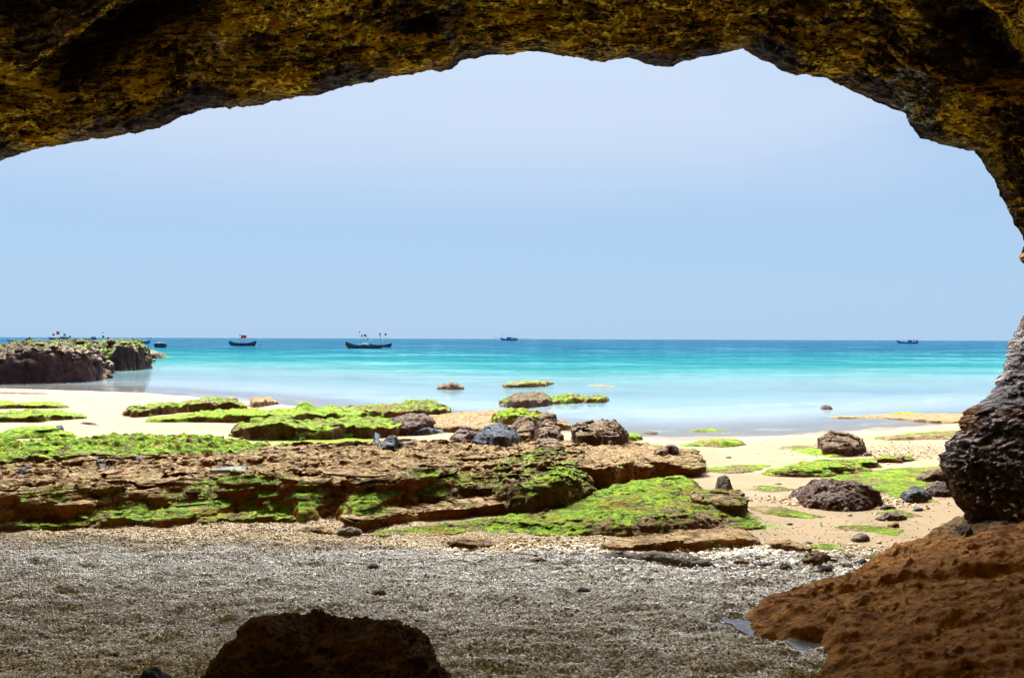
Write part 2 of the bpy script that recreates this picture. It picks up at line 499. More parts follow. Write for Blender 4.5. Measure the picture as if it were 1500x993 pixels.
# ------------------------------------------------------------------ ground sheet
def make_ground():
    ys = [-14.0]
    while ys[-1] < 3: ys.append(ys[-1] + 0.4)
    while ys[-1] < 70: ys.append(ys[-1] + min(max(ys[-1] ** 2 / 2200.0, 0.012), 0.6))
    while ys[-1] < 3300: ys.append(ys[-1] * 1.06)
    ys = np.array(ys); nx = 1300
    r = np.linspace(-1, 1, nx)
    Y, Rr = np.meshgrid(ys, r, indexing='ij')
    X = Rr * np.sqrt(np.maximum(Y, 0) ** 2 * 0.8 + 120)
    Z = terrain(X, Y)
    S = shore(X)
    u = S - Y
    wet = sstep(2.2, 0.3, u + 0.5 * fbm(X, Y, 3.0, 0.3, 3))
    # algae film growing on the sand beside the rocks (photo outline centres -> beach)
    al = np.zeros_like(X)
    for (px, py, rx, ry, a) in ((960, 765, 1.7, 0.9, .75), (800, 785, 1.5, .5, .42), (640, 782, 1.0, .3, .4), (1040, 770, .8, .7, .6),
                                (1180, 745, 1.5, .7, .15), (1270, 775, 1.2, .6, .38), (1240, 715, 2.6, 1.2, .5), (1350, 695, 2.0, 1.6, .55),
                                (1310, 755, 1.2, 1.0, .4), (450, 655, 2.8, 2.2, .75), (1185, 810, .9, .35, .3), (300, 640, 4.5, 1.0, .3),
                                (90, 640, 5, 2.0, .35), (60, 690, 4, 1.2, .45), (1110, 690, 1.6, .6, .2), (1140, 715, .6, .3, .1)):
        c = hit(px, py, terrain)
        e = ((X - c[0]) / rx) ** 2 + ((Y - c[1]) / ry) ** 2
        al = np.maximum(al, a * np.exp(-e * 0.9))
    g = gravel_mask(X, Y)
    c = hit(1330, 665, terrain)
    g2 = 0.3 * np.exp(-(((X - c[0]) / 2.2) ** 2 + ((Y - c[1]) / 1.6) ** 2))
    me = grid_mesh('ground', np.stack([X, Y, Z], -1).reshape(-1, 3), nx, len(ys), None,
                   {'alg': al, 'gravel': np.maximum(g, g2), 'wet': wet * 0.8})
    m, nt = mat_new('beach_sand'); t = NT(nt); P = t.pos()
    n0 = t.noise(P, 0.8, 5, 0.6); n1 = t.noise(P, 7, 6, 0.65); n2 = t.noise(P, 60, 4, 0.7)
    sand = t.mix(t.rng(n0, 0.35, 0.65), (0.1195, 0.0765, 0.0319), (0.1474, 0.0977, 0.0434))
    sand = t.mix(t.math('MULTIPLY', t.rng(n1, 0.5, 0.7), 0.35), sand, (0.0957, 0.0553, 0.0199))
    sand = t.mix(t.math('MULTIPLY', t.rng(t.vor(P, 5.0), 0.085, 0.05), 0.7), sand, (0.1275, 0.0708, 0.0300))
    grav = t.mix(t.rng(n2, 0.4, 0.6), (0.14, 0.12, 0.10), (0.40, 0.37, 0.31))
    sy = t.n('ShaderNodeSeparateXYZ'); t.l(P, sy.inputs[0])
    grav = t.mix(t.rng(t.math('ADD', sy.outputs[1], n0), 8.3, 9.4), grav, t.mix(1.0, grav, (0.62, 0.50, 0.34), 'MULTIPLY'))  # sunlit strip: gravel colour darkened to tan to offset the direct sun
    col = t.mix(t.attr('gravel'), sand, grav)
    al_ = t.math('ADD', t.attr('alg'), t.math('MULTIPLY', t.math('SUBTRACT', t.noise(P, 2.6, 7, 0.72), 0.5), 1.7))
    al_ = t.math('ADD', al_, t.math('MULTIPLY', t.math('SUBTRACT', n2, 0.5), 0.35))
    am = t.math('MULTIPLY', t.rng(al_, 0.42, 0.62), t.rng(t.attr('alg'), 0.06, 0.2))
    gc = t.ramp(t.noise(P, 8, 6, 0.7), [(0.3, (0.0234, 0.0638, 0.0021)), (0.5, (0.0780, 0.1318, 0.0042)), (0.7, (0.1404, 0.1700, 0.0140))])
    col = t.mix(am, col, gc)
    w = t.attr('wet')
    col = t.mix(t.math('MULTIPLY', w, 0.35), col, t.mix(1.0, col, (0.8, 0.7, 0.6), 'MULTIPLY'))
    rough = t.rng(w, 0, 1, 0.9, 0.22)
    h = t.math('ADD', t.math('MULTIPLY', n1, 0.6), t.math('MULTIPLY', n2, 0.25))
    h = t.math('ADD', h, t.math('MULTIPLY', am, 0.5))
    nb = t.bump(h, 0.5, 0.04)
    t.out(col, rough, nb, 0.35)
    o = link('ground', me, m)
    tag(o, kind='structure')


def make_water():
    ys = [17.0]
    while ys[-1] < 80: ys.append(ys[-1] + 0.5)
    while ys[-1] < 3200: ys.append(ys[-1] * 1.05)
    ys = np.array(ys); nx = 260
    Y, Rr = np.meshgrid(ys, np.linspace(-1.3, 1.3, nx), indexing='ij')
    X = Rr * (Y + 30)
    dist = Y - shore(X)
    dist = dist + sstep(5, 25, dist) * 0.0
    me = grid_mesh('sea', np.stack([X, Y, 0 * X], -1).reshape(-1, 3), nx, len(ys), None, {'dist': np.clip(dist, -20, 4000)})
    m, nt = mat_new('sea_water'); t = NT(nt); P = t.pos()
    ds = t.attr('dist')
    mp = t.n('ShaderNodeMapping'); t.l(P, mp.inputs[0]); mp.inputs['Scale'].default_value = (0.02, 0.09, 1)
    patch = t.noise(mp.outputs[0], 1.0, 5, 0.6)
    lg = t.math('LOGARITHM', t.math('MAXIMUM', ds, 1.0), 10.0)
    lg = t.math('ADD', lg, t.math('MULTIPLY', t.math('SUBTRACT', patch, 0.5), 0.34))
    f = t.math('DIVIDE', lg, 3.4, clamp=True)
    def s(d): return math.log10(d) / 3.4
    body = t.ramp(f, [(s(2.5), (0.185, 0.18, 0.17)), (s(7), (0.165, 0.190, 0.200)), (s(14), (0.108, 0.168, 0.168)), (s(28), (0.0665, 0.1204, 0.1160)),
                      (s(52), (0.0095, 0.0757, 0.0768)), (s(95), (0.0009, 0.0550, 0.0640)), (s(190), (0.0009, 0.0310, 0.0560)),
                      (s(500), (0.0019, 0.0275, 0.0560)), (s(2300), (0.0076, 0.0361, 0.0600))])
    # ripples: streaks of every size, stretched along the shore
    mp2 = t.n('ShaderNodeMapping'); t.l(P, mp2.inputs[0]); mp2.inputs['Scale'].default_value = (0.35, 1.0, 1)
    w1 = t.noise(mp2.outputs[0], 1.6, 4, 0.6); w2 = t.noise(mp2.outputs[0], 0.32, 4, 0.6); w3 = t.noise(mp2.outputs[0], 0.06, 4, 0.65)
    st = t.math('ADD', t.math('ADD', w1, w2), w3)
    body = t.mix(t.math('MULTIPLY', t.rng(st, 1.45, 1.8), 0.75), body, t.mix(1.0, body, (0.45, 0.62, 0.72), 'MULTIPLY'))
    body = t.mix(t.math('MULTIPLY', t.rng(st, 1.48, 1.15), 0.5), body, (0.10, 0.20, 0.21))
    # thin foam lines where the swell thins out
    jit = t.math('MULTIPLY', t.math('SUBTRACT', t.noise(P, 0.16, 4, 0.6), 0.5), 9.0)
    fd = t.math('ADD', ds, jit)
    foam = None
    for (c, w, a) in ((9.5, 0.35, 0.35), (1.6, 0.3, 0.4)):
        b = t.math('SUBTRACT', 1.0, t.math('DIVIDE', t.math('ABSOLUTE', t.math('SUBTRACT', fd, c)), w), clamp=True)
        b = t.math('MULTIPLY', b, a)
        foam = b if foam is None else t.math('ADD', foam, b)
    foam = t.math('MULTIPLY', foam, t.rng(t.noise(P, 1.1, 4, 0.7), 0.42, 0.62))
    hgt = t.math('ADD', t.math('MULTIPLY', w1, 0.25), t.math('MULTIPLY', w2, 1.0))
    calm = t.rng(ds, 2, 30, 0.05, 1.0)
    bp = t.n('ShaderNodeBump'); t.l(hgt, bp.inputs['Height']); bp.inputs['Distance'].default_value = 0.22
    t.l(t.math('MULTIPLY', calm, 0.55), bp.inputs['Strength'])
    dif = t.n('ShaderNodeBsdfDiffuse'); t.l(body, dif.inputs[0])
    tr = t.n('ShaderNodeBsdfTransparent'); tr.inputs[0].default_value = (0.90, 0.96, 1.0, 1)
    mx = t.n('ShaderNodeMixShader'); t.l(t.rng(ds, 0.2, 7, 0.15, 1.0), mx.inputs[0]); t.l(tr.outputs[0], mx.inputs[1]); t.l(dif.outputs[0], mx.inputs[2])
    gl = t.n('ShaderNodeBsdfGlossy'); gl.inputs['Roughness'].default_value = 0.06; t.l(bp.outputs[0], gl.inputs['Normal'])
    fr = t.n('ShaderNodeFresnel'); fr.inputs[0].default_value = 1.33; t.l(bp.outputs[0], fr.inputs['Normal'])
    # wave slopes keep far water from reflecting like a mirror
    lim = t.rng(ds, 5, 45, 0.9, 0.14)
    fac = t.math('MINIMUM', fr.outputs[0], lim)
    m2 = t.n('ShaderNodeMixShader'); t.l(fac, m2.inputs[0]); t.l(mx.outputs[0], m2.inputs[1]); t.l(gl.outputs[0], m2.inputs[2])
    fo = t.n('ShaderNodeBsdfDiffuse'); fo.inputs[0].default_value = (0.26, 0.25, 0.22, 1)
    m3 = t.n('ShaderNodeMixShader'); t.l(foam, m3.inputs[0]); t.l(m2.outputs[0], m3.inputs[1]); t.l(fo.outputs[0], m3.inputs[2])
    o = t.n('ShaderNodeOutputMaterial'); t.l(m3.outputs[0], o.inputs[0])
    tag(link('sea', me, m), kind='structure')


make_ground()
make_water()

# ------------------------------------------------------------------ headland at the left
slab('rock_headland', 'dark overhanging reef with a pale sandy top, running out from the left', 'headland', 'head',
     [(-260, 520, 566), (-100, 512, 564), (-20, 509, 563), (30, 507, 562), (75, 506, 561), (115, 507, 559.5), (140, 512, 557.5), (150, 528, 556)],
     k=0.74, over=.6, disp=.10, alg=(-.02, 0.35), rough=.25, ridge=.5, ew=0.8, reg=False, rag=0.7, we=.9, strata=0.45, taper=0.1)
slab('rock_headland', 'green topped dark reef behind the nearer overhanging one, its end standing in the sea', 'headland', 'head2',
     [(-200, 510, 548), (0, 507, 547), (40, 503, 546), (80, 501, 545), (125, 499.5, 544), (150, 500.5, 543.5), (180, 500, 543), (205, 502, 542), (216, 515, 541)],
     k=0.76, over=0.4, disp=.10, ridge=.6, alg=(0.38, 0.1), ew=1.5, rag=0.7, we=.7, strata=0.4, rough=0.12, base=terrain)
slab('rock_headland', 'low tapering tail of rock at the seaward tip of the left reef', 'headland', 'head2',
     [(196, 512, 525.5), (212, 512, 526), (225, 513.5, 526), (236, 516.5, 525), (244, 521, 524)],
     k=0.7, over=0.2, alg=(0.2, 0.2), ew=1.0, rag=0.5, we=0.9, base=terrain)
for i, (px, py, w, h, lb) in enumerate((
        (60, 503.5, 14, 3.5, 'low boulder on the far crest of the left reef, left of the red flagged boat'),
        (118, 500.5, 12, 3.5, 'dark boulder on the reef crest below the small blue boat'),
        (163, 500, 13, 4.5, 'dark rounded boulder on the reef crest just right of the flag poles'),
        (139, 500.5, 9, 4, 'small dark boulder on the reef crest just left of the flag poles'),
        (183, 502, 12, 3.5, 'low pale boulder near the seaward end of the reef crest'),
        (92, 502.5, 16, 3.5, 'long low boulder on the reef crest under the red flagged boat'))):
    # stones lying on the crest, 70 m away
    p = at(px, py + 1.5, 72)
    ww = w * 72 / F; hh_ = h * 72 / F
    n = 22
    th = np.linspace(0, 2 * np.pi, 33); ph = np.linspace(-1.2, np.pi / 2, n)
    T, Ph = np.meshgrid(th, ph)
    B = np.stack([np.cos(T) * np.cos(Ph) * ww / 2, np.sin(T) * np.cos(Ph) * ww * .4, np.sin(Ph) * hh_], -1)
    B *= (1 + 0.35 * fbm(B[..., 0] + i * 9, B[..., 1], B[..., 2], 0.9, 3))[..., None]
    tag(link('boulder', grid_mesh('boulder', B.reshape(-1, 3), 33, n), M['head'], loc=p), lb, 'boulder', 'boulders on the crest of the left reef')
slab('rock_slab', 'thin dark strip of rock lying in the shallows under the left reef', 'rock', 'grey',
     [(-120, 574, 577.5), (0, 573.5, 577), (40, 574, 577), (70, 575.5, 577)], k=0.4, base=terrain)

# ------------------------------------------------------------------ rocks standing in the water
G_SEA = 'rocks awash off the beach'
slab('rock', 'small dark rock standing alone in the shallow turquoise water', 'rock', 'coral',
     [(641, 566, 570), (648, 562, 570.5), (660, 559.5, 571), (668, 559, 571), (675, 564, 570.5), (680, 567.5, 569.5)],
     k=0.6, base=terrain, alg=(-.2, 0), group=G_SEA, cut=0.5, rough=.12)
slab('rock', 'long flat rock shelf farthest out in the shallow water', 'rock', 'ledge',
     [(737, 563, 567.5), (745, 560, 568), (765, 558.5, 567.8), (785, 557, 567), (800, 557.5, 565.5), (808, 560, 563.5)],
     k=0.55, base=terrain, alg=(0.21, .3), group=G_SEA)
slab('rock', 'lumpy green and tan reef rock at the water edge behind the paired boulders', 'rock', 'coral',
     [(729, 588, 594), (742, 582, 597), (758, 577, 598), (775, 576, 598), (795, 577, 596), (811, 581, 593)],
     k=0.5, base=terrain, alg=(0.18, .3), group=G_SEA, rough=.12)
slab('rock', 'low knobbly tail of reef rock reaching right into the water', 'rock', 'ledge',
     [(806, 582, 592), (820, 579, 592), (832, 576, 591.5), (848, 579, 591), (865, 580, 590.5), (880, 578, 590.5), (890, 582, 589.5), (896, 586, 588.5)],
     k=0.5, base=terrain, alg=(0.28, .3), group=G_SEA, rough=.12)
slab('rock', 'thin sliver of brown rock barely breaking the turquoise water', 'rock', 'tan',
     [(863, 563.5, 565), (880, 563.5, 565.6), (900, 565, 567)], k=0.5, base=terrain, group=G_SEA)
boulder('rock', 'small pointed dark stone alone in the shallows at the right', 'purple', 1202, 1219, 592.5, 600, base=terrain, group=G_SEA)
slab('rock', 'low tan reef flat stretching along the right waterline', 'rock', 'tan',
     [(1222, 609.5, 612), (1260, 607, 613), (1290, 607, 613), (1330, 606, 617), (1380, 605, 619), (1420, 606, 620), (1520, 606, 622)],
     k=0.25, base=terrain, group=G_SEA, alg=(-.1, 0.2), we=.12)
slab('rock', 'mossy hump on top of the tan reef flat at the right waterline', 'rock', 'green',
     [(1307, 604.5, 608), (1322, 602, 608.5), (1345, 604, 608.5), (1362, 606.5, 608.5)], k=0.5, base=terrain, alg=(0.55, .2), group=G_SEA)
slab('rock', 'small flat dark rock on the wet sand right of the big barnacled boulder', 'rock', 'purple',
     [(942, 633, 634.5), (950, 631, 635.8), (958, 631.5, 635.8), (964, 634, 635)], k=0.5, base=terrain, group=G_SEA)

# ------------------------------------------------------------------ ledges on the left beach
G_L = 'algae covered ledges on the left beach'
slab('rock_ledge', 'thin mossy ledge farthest up the left sand, nearest the sea', 'rock ledge', 'green',
     [(-160, 586, 599), (0, 587, 599), (30, 589, 599), (68, 587, 598.5), (90, 590, 598), (103, 594, 597)], k=0.45, alg=(0.57, .1), group=G_L)
slab('rock_ledge', 'long mossy ledge in front of the farthest one at the left edge of the beach', 'rock ledge', 'green',
     [(-160, 602, 618), (0, 603, 618), (50, 600, 618), (85, 601, 616), (110, 606, 614), (124, 611, 613)], k=0.5, alg=(0.50, .1), group=G_L)
slab('mossy_mound', 'smooth bright green mound with dark stones on its right shoulder', 'rock', 'green',
     [(-60, 634, 643), (0, 632, 643), (25, 624, 643), (55, 620, 642), (75, 622, 642), (95, 627, 642), (112, 637, 641)], k=0.6, alg=(0.80, 0), we=.5, over=.3)
slab('rock', 'small dark stone alone on the bare sand right of the mossy mound', 'rock', 'purple',
     [(118, 619.5, 621), (126, 616.5, 621.5), (135, 618, 622.5), (143, 621, 622.5)], k=0.6)
boulder('rock', 'dark stone perched on the shoulder of the smooth green mound', 'blue', 82, 93, 621, 631)
slab('rock_ledge', 'brown sided green topped ledge, highest at its right end, on the left sand', 'rock ledge', 'green',
     [(183, 604, 608), (196, 594, 611), (220, 592, 610), (260, 589, 606), (292, 585, 603), (320, 583, 602), (342, 584, 602), (356, 594, 602)],
     k=0.66, alg=(0.37, .15), we=.16, over=.85, strata=.2, group=G_L)
slab('rock_ledge', 'long green ledge starting before the brown sided one and running to mid beach', 'rock ledge', 'green',
     [(215, 613, 618), (260, 607, 619), (310, 600, 619), (350, 597, 619), (400, 600, 617), (440, 596, 616), (480, 597, 616), (530, 597, 615), (560, 596, 613), (585, 602, 610)],
     k=0.5, alg=(0.67, 0), group=G_L, bumps=[(448, 612, .35, .32)])
slab('rock', 'tan stone with a green cap standing in the shallows behind the long green ledge', 'rock', 'tan',
     [(366, 590, 596), (372, 582, 597), (385, 581, 596), (396, 582, 594), (408, 589, 592)], k=0.55, alg=(.1, .1))
slab('rock_ledge', 'tan and green ledge behind the purple brown boulder at the waterline', 'rock ledge', 'ledge',
     [(490, 600, 613), (520, 594, 613), (560, 592, 613), (590, 590, 613), (612, 585, 612), (635, 586, 612), (650, 592, 611), (662, 600, 608)],
     k=0.5, alg=(0.36, .2), group=G_L, rough=.1)
slab('rock_ledge', 'tan rock flat between the purple boulder and the paired boulders', 'rock ledge', 'tan',
     [(600, 612, 628), (640, 608, 632), (680, 602, 634), (720, 600, 636), (760, 600, 636), (800, 610, 632), (815, 618, 628)],
     k=0.3, alg=(.0, .1), group=G_L, reg=True)
slab('rock_ledge', 'bright green hump behind the left of the paired boulders', 'rock ledge', 'green',
     [(722, 612, 618), (735, 602, 622), (755, 598, 624), (775, 602, 624), (795, 606, 622), (806, 614, 618)], k=0.6, alg=(0.65, 0), group=G_L, rough=.12)
slab('rock', 'tan wave worn rock behind the right of the paired boulders, touching the water', 'rock', 'tan',
     [(806, 620, 628), (818, 614, 630), (830, 619, 630), (838, 626, 629)], k=0.6, over=.8, alg=(-.1, 0))
slab('rock_ledge', 'ledge with a small green knob on its left part, left of the purple boulder', 'rock ledge', 'green',
     [(345, 630, 640), (358, 617, 645), (385, 614, 646), (412, 611, 646), (440, 618, 646), (480, 612, 645), (520, 612, 643), (555, 612, 641), (590, 614, 636)],
     k=0.6, alg=(0.47, .1), we=.2, over=.8, strata=.22, group=G_L, bumps=[(412, 642, .3, .2)])
slab('rock_ledge', 'broad green terrace at the left, broken into steps, behind the tan shelf', 'rock ledge', 'green',
     [(-260, 640, 695), (-60, 642, 692), (0, 640, 690), (60, 642, 688), (120, 640, 684), (170, 637, 683), (215, 637, 682), (260, 638, 680), (310, 640, 678), (350, 643, 675), (385, 652, 672)],
     k=0.32, alg=(0.63, .0), we=.2, over=.9, strata=.28, group=G_L, rough=.12, reg=True, ridge=.17)
slab('rock_ledge', 'second step of the broad green terrace with a dark undercut, left of the pale stones', 'rock ledge', 'green',
     [(-100, 655, 690), (20, 664, 686), (60, 660, 685), (110, 656, 682), (170, 655, 680), (240, 652, 679), (262, 662, 676)], k=0.5, alg=(0.45, .0), we=.16, over=1.0, strata=.22, group=G_L, ridge=.1)

# ------------------------------------------------------------------ the main shelf
slab('rock_shelf', 'wide tan rock shelf across the beach with a rust brown undercut front edge', 'rock shelf', 'shelf',
     [(-420, 672, 778), (-150, 676, 776), (0, 680, 776), (60, 682, 774), (130, 676, 772), (160, 673, 760), (215, 669, 756), (255, 668, 766), (300, 664, 765), (345, 660, 752), (400, 656, 757), (440, 653, 768), (480, 652, 762), (520, 650, 771),
      (560, 646, 768), (620, 644, 750), (700, 645, 742), (760, 648, 735), (820, 650, 722), (880, 648, 712)],
     k=0.46, taper=0.55, we=.9, over=.5, strata=.2, alg=(.04, .50, .12), ew=1.0, rag=.24, rough=.09, ridge=.20, reg=True, base=terrain,
     bumps=[(640, 745, .55, .12), (455, 755, .35, .14), (60, 765, .6, .14), (250, 755, .7, -.16), (350, 745, .5, .12), (160, 740, .5, -.1), (540, 735, .5, -.12)])
slab('rock_shelf', 'flat tan slab with a mossy overhanging lip at the right end of the shelf', 'rock shelf', 'shelf',
     [(700, 652, 706), (760, 648, 712), (820, 645, 716), (880, 645, 719), (905, 646, 714), (930, 648, 706), (960, 652, 701), (1000, 658, 699), (1022, 666, 698), (1030, 676, 692)],
     k=0.42, taper=0.35, we=.2, over=1.15, strata=.3, alg=(-.2, 1.0, .0), ew=.35, rag=.06, rough=.03, ridge=.04, reg=True, base=terrain)
slab('rock_outcrop', 'blocky mossy outcrop with a dark hollow standing up in the middle of the shelf front', 'rock outcrop', 'green',
     [(712, 690, 742), (728, 676, 750), (750, 664, 755), (780, 658, 757), (805, 654, 758), (828, 655, 757), (838, 668, 754), (862, 702, 748), (880, 716, 738)],
     k=0.42, we=.3, over=.5, strata=.2, alg=(0.48, .0), rag=.05, rough=.1, ridge=.12, reg=True)
slab('rock_outcrop', 'dark hump of weedy rock with a fresh green flank left of the blocky outcrop', 'rock outcrop', 'ledge',
     [(505, 712, 745), (545, 698, 752), (590, 684, 752), (630, 672, 750), (665, 670, 748), (700, 680, 744), (725, 692, 738), (742, 708, 730)],
     k=0.42, we=.5, over=.5, strata=.28, alg=(0.26, .1), rag=.08, rough=.1, ridge=.12, reg=True)
slab('rock_ledge', 'rust red lower step of the shelf front with a curved lip', 'rock ledge', 'shelf',
     [(505, 752, 781), (535, 745, 779), (570, 738, 770), (620, 731, 764), (680, 727, 757), (740, 726, 752), (790, 728, 750), (825, 738, 748)],
     k=0.55, we=.15, over=1.1, strata=.3, alg=(.16, .0), rag=.05, reg=True, base=terrain)
slab('rock_ledge', 'overhanging block at the left end of the shelf front', 'rock ledge', 'shelf',
     [(-250, 716, 776), (-40, 712, 774), (0, 709, 772), (40, 709, 771), (80, 713, 770), (110, 722, 768), (130, 738, 764)],
     k=0.6, we=.22, over=1.1, strata=.2, alg=(-.05, .15), rag=.06, reg=True, base=terrain)
slab('rock_ledge', 'weedy green toe of rock on the gravel below the left end of the shelf', 'rock ledge', 'green',
     [(-200, 755, 780), (0, 757, 779), (50, 762, 778), (100, 762, 775), (130, 750, 772), (165, 748, 771), (200, 752, 770), (240, 755, 769), (300, 752, 769), (360, 752, 767), (410, 752, 767), (440, 758, 765)],
     k=0.45, we=.12, over=.6, strata=.28, alg=(0.51, .0), rag=.08, base=terrain, rough=.06)
slab('rock_ledge', 'small dark block of shelf edge below the green terrace of the right mound', 'rock ledge', 'ledge',
     [(1012, 722, 752), (1035, 716, 760), (1060, 717, 765), (1082, 724, 765), (1092, 740, 760)],
     k=0.55, we=.16, over=1.0, strata=.22, alg=(0.28, .0), rag=.05, base=terrain)
slab('mossy_mound', 'broad slope of bright green weed below the overhanging slab', 'rock', 'green',
     [(560, 776, 783), (620, 768, 782), (690, 758, 780), (760, 748, 780), (810, 738, 784), (850, 722, 784), (880, 708, 784), (920, 701, 785), (960, 697, 786), (1000, 697, 785), (1030, 703, 780), (1065, 722, 776), (1095, 742, 776), (1116, 762, 774)],
     k=0.27, we=.35, over=.15, strata=.10, alg=(0.50, .0), rag=.12, rough=.06, ridge=.06, base=terrain, reg=True)
slab('rock_slab', 'flat tan topped slab with a green front edge in front of the weedy slope', 'rock', 'shelf',
     [(880, 800, 806), (910, 789, 808), (950, 783, 808), (1000, 777, 806), (1050, 772, 802), (1085, 774, 799), (1100, 782, 799), (1112, 797, 799)],
     k=0.42, we=.1, over=.9, strata=.3, alg=(-.35, 1.0), ew=.16, rag=.03, base=terrain)
slab('rock', 'long smooth grey brown stone lying on the gravel edge under the green edged slab', 'rock', 'grey',
     [(880, 810, 816), (900, 803, 819), (940, 801, 822), (980, 803, 827), (1010, 807, 831), (1030, 815, 833), (1043, 826, 831)],
     k=0.5, we=.3, over=.4, alg=(-.3, .0), rag=.03, strata=.1, cut=.3)

# ------------------------------------------------------------------ boulders
G_B = 'boulders standing on the rock flat'
slab('boulder', 'large rust and purple boulder behind the shelf, left of the tilted dark slab', 'boulder', 'purple',
     [(545, 626, 634), (558, 617, 637), (580, 611, 638), (605, 607, 638), (622, 607, 636), (634, 613, 630)], k=0.75, we=.5, over=.5, strata=.1, alg=(-.4, 0), group=G_B, cut=.4, ridge=.12)
slab('rock_slab', 'thin tilted dark slab leaning beside the large purple boulder', 'rock', 'blue',
     [(598, 634, 638), (612, 624, 638), (628, 623, 637), (650, 628, 634)], k=0.75, we=.2, over=.3, alg=(-.5, 0), cut=.5)
boulder('boulder', 'reddish black boulder touching the left side of the blue grey capped one', 'purple', 660, 708, 617, 650, k=.7, group=G_B)
boulder('boulder', 'boulder with a smooth blue grey cap and barnacled sides', 'blue', 694, 764, 619, 654, k=.75, group=G_B, cut=.3)
boulder('boulder', 'left one of the paired barnacled boulders', 'coral', 747, 789, 611, 647, k=.8, group=G_B)
boulder('boulder', 'right and taller one of the paired barnacled boulders', 'coral', 778, 825, 601, 648, k=.82, group=G_B)
slab('rock', 'low barnacled stone lying at the foot of the paired boulders', 'rock', 'coral',
     [(782, 645, 648), (795, 641, 651), (808, 641, 651), (820, 646, 650)], k=.5, alg=(-.5, 0))
slab('boulder', 'biggest barnacled boulder, broad and ridged, alone right of the pair', 'boulder', 'coral',
     [(840, 628, 647), (848, 618, 651), (862, 614, 652), (880, 614, 652), (896, 618, 652), (906, 619, 652), (914, 628, 650), (919, 636, 647)],
     k=.78, we=.6, over=.45, alg=(-.6, 0), group=G_B, cut=.35, strata=.08, rag=.05, ridge=.14)
slab('mossy_rock', 'small bright green hump behind the biggest barnacled boulder', 'rock', 'green',
     [(910, 638, 645), (922, 633, 646), (934, 636, 646), (941, 641, 644)], k=.6, alg=(0.85, 0), base=terrain)
boulder('boulder', 'square barnacled boulder on the seaward corner of the flat tan slab', 'coral', 958, 996, 643, 667, k=.8, group=G_B, cut=.4)
boulder('boulder', 'small stone with a slate blue cap on a white crusted foot', 'blue', 555, 591, 633, 659, k=.75, group=G_B)
slab('algae_patch', 'yellow green weed mat on wet sand left of the slate capped stone', 'algae', 'green',
     [(385, 655, 660), (420, 647, 663), (470, 642, 662), (520, 640, 659), (550, 643, 656), (562, 650, 654)], k=.12, alg=(1.00, 0), base=terrain, we=.25, over=.1, rag=.25)
G_S = 'stones scattered over the shelf and sand'
for (a, b, c, d, mt, lb) in (
        (114, 133, 668, 679, 'blue', 'pale blue stone, leftmost of the row against the green terrace'),
        (131, 152, 665, 679, 'grey', 'pale flat stone second in the row against the green terrace'),
        (154, 164, 673, 679, 'blue', 'tiny slate stone third in the row against the green terrace'),
        (190, 209, 665, 675, 'blue', 'dark rounded stone rightmost in the row under the green terrace'),
        (24, 40, 679, 692, 'blue', 'dark stone beside the pale pool at the far left of the shelf'),
        (38, 49, 679, 688, 'blue', 'smaller dark stone touching the one beside the far left pool'),
        (143, 157, 684, 692, 'purple', 'small dark lump on the tan shelf below the row of stones'),
        (288, 301, 661, 668, 'blue', 'little dark stone on the shelf under the end of the green terrace'),
        (312, 322, 658, 667, 'blue', 'upright dark stone, left one of two at the end of the green terrace'),
        (320, 333, 661, 668, 'blue', 'flat dark stone, right one of two at the end of the green terrace'),
        (395, 406, 659, 665, 'blue', 'round dark stone on the edge of the yellow green weed mat'),
        (434, 447, 658, 664, 'purple', 'flat dark stone on the edge of the yellow green weed mat'),
        (424, 438, 679, 686, 'blue', 'dark stone alone on the open tan shelf'),
        (541, 554, 644, 654, 'blue', 'dark stone touching the left foot of the slate capped stone'),
        (590, 612, 645, 652, 'purple', 'low dark stone right of the slate capped stone'),
        (636, 648, 714, 724, 'coral', 'small pinkish stone lodged on the weedy ledge'),
        (245, 258, 692, 697, 'purple', 'tiny stone between the pools on the tan shelf'),
        (495, 506, 662, 667, 'purple', 'tiny stone on the sand edge of the tan shelf')):
    boulder('stone', lb, mt, a, b, c, d, k=.7, group=G_S, cut=.4)

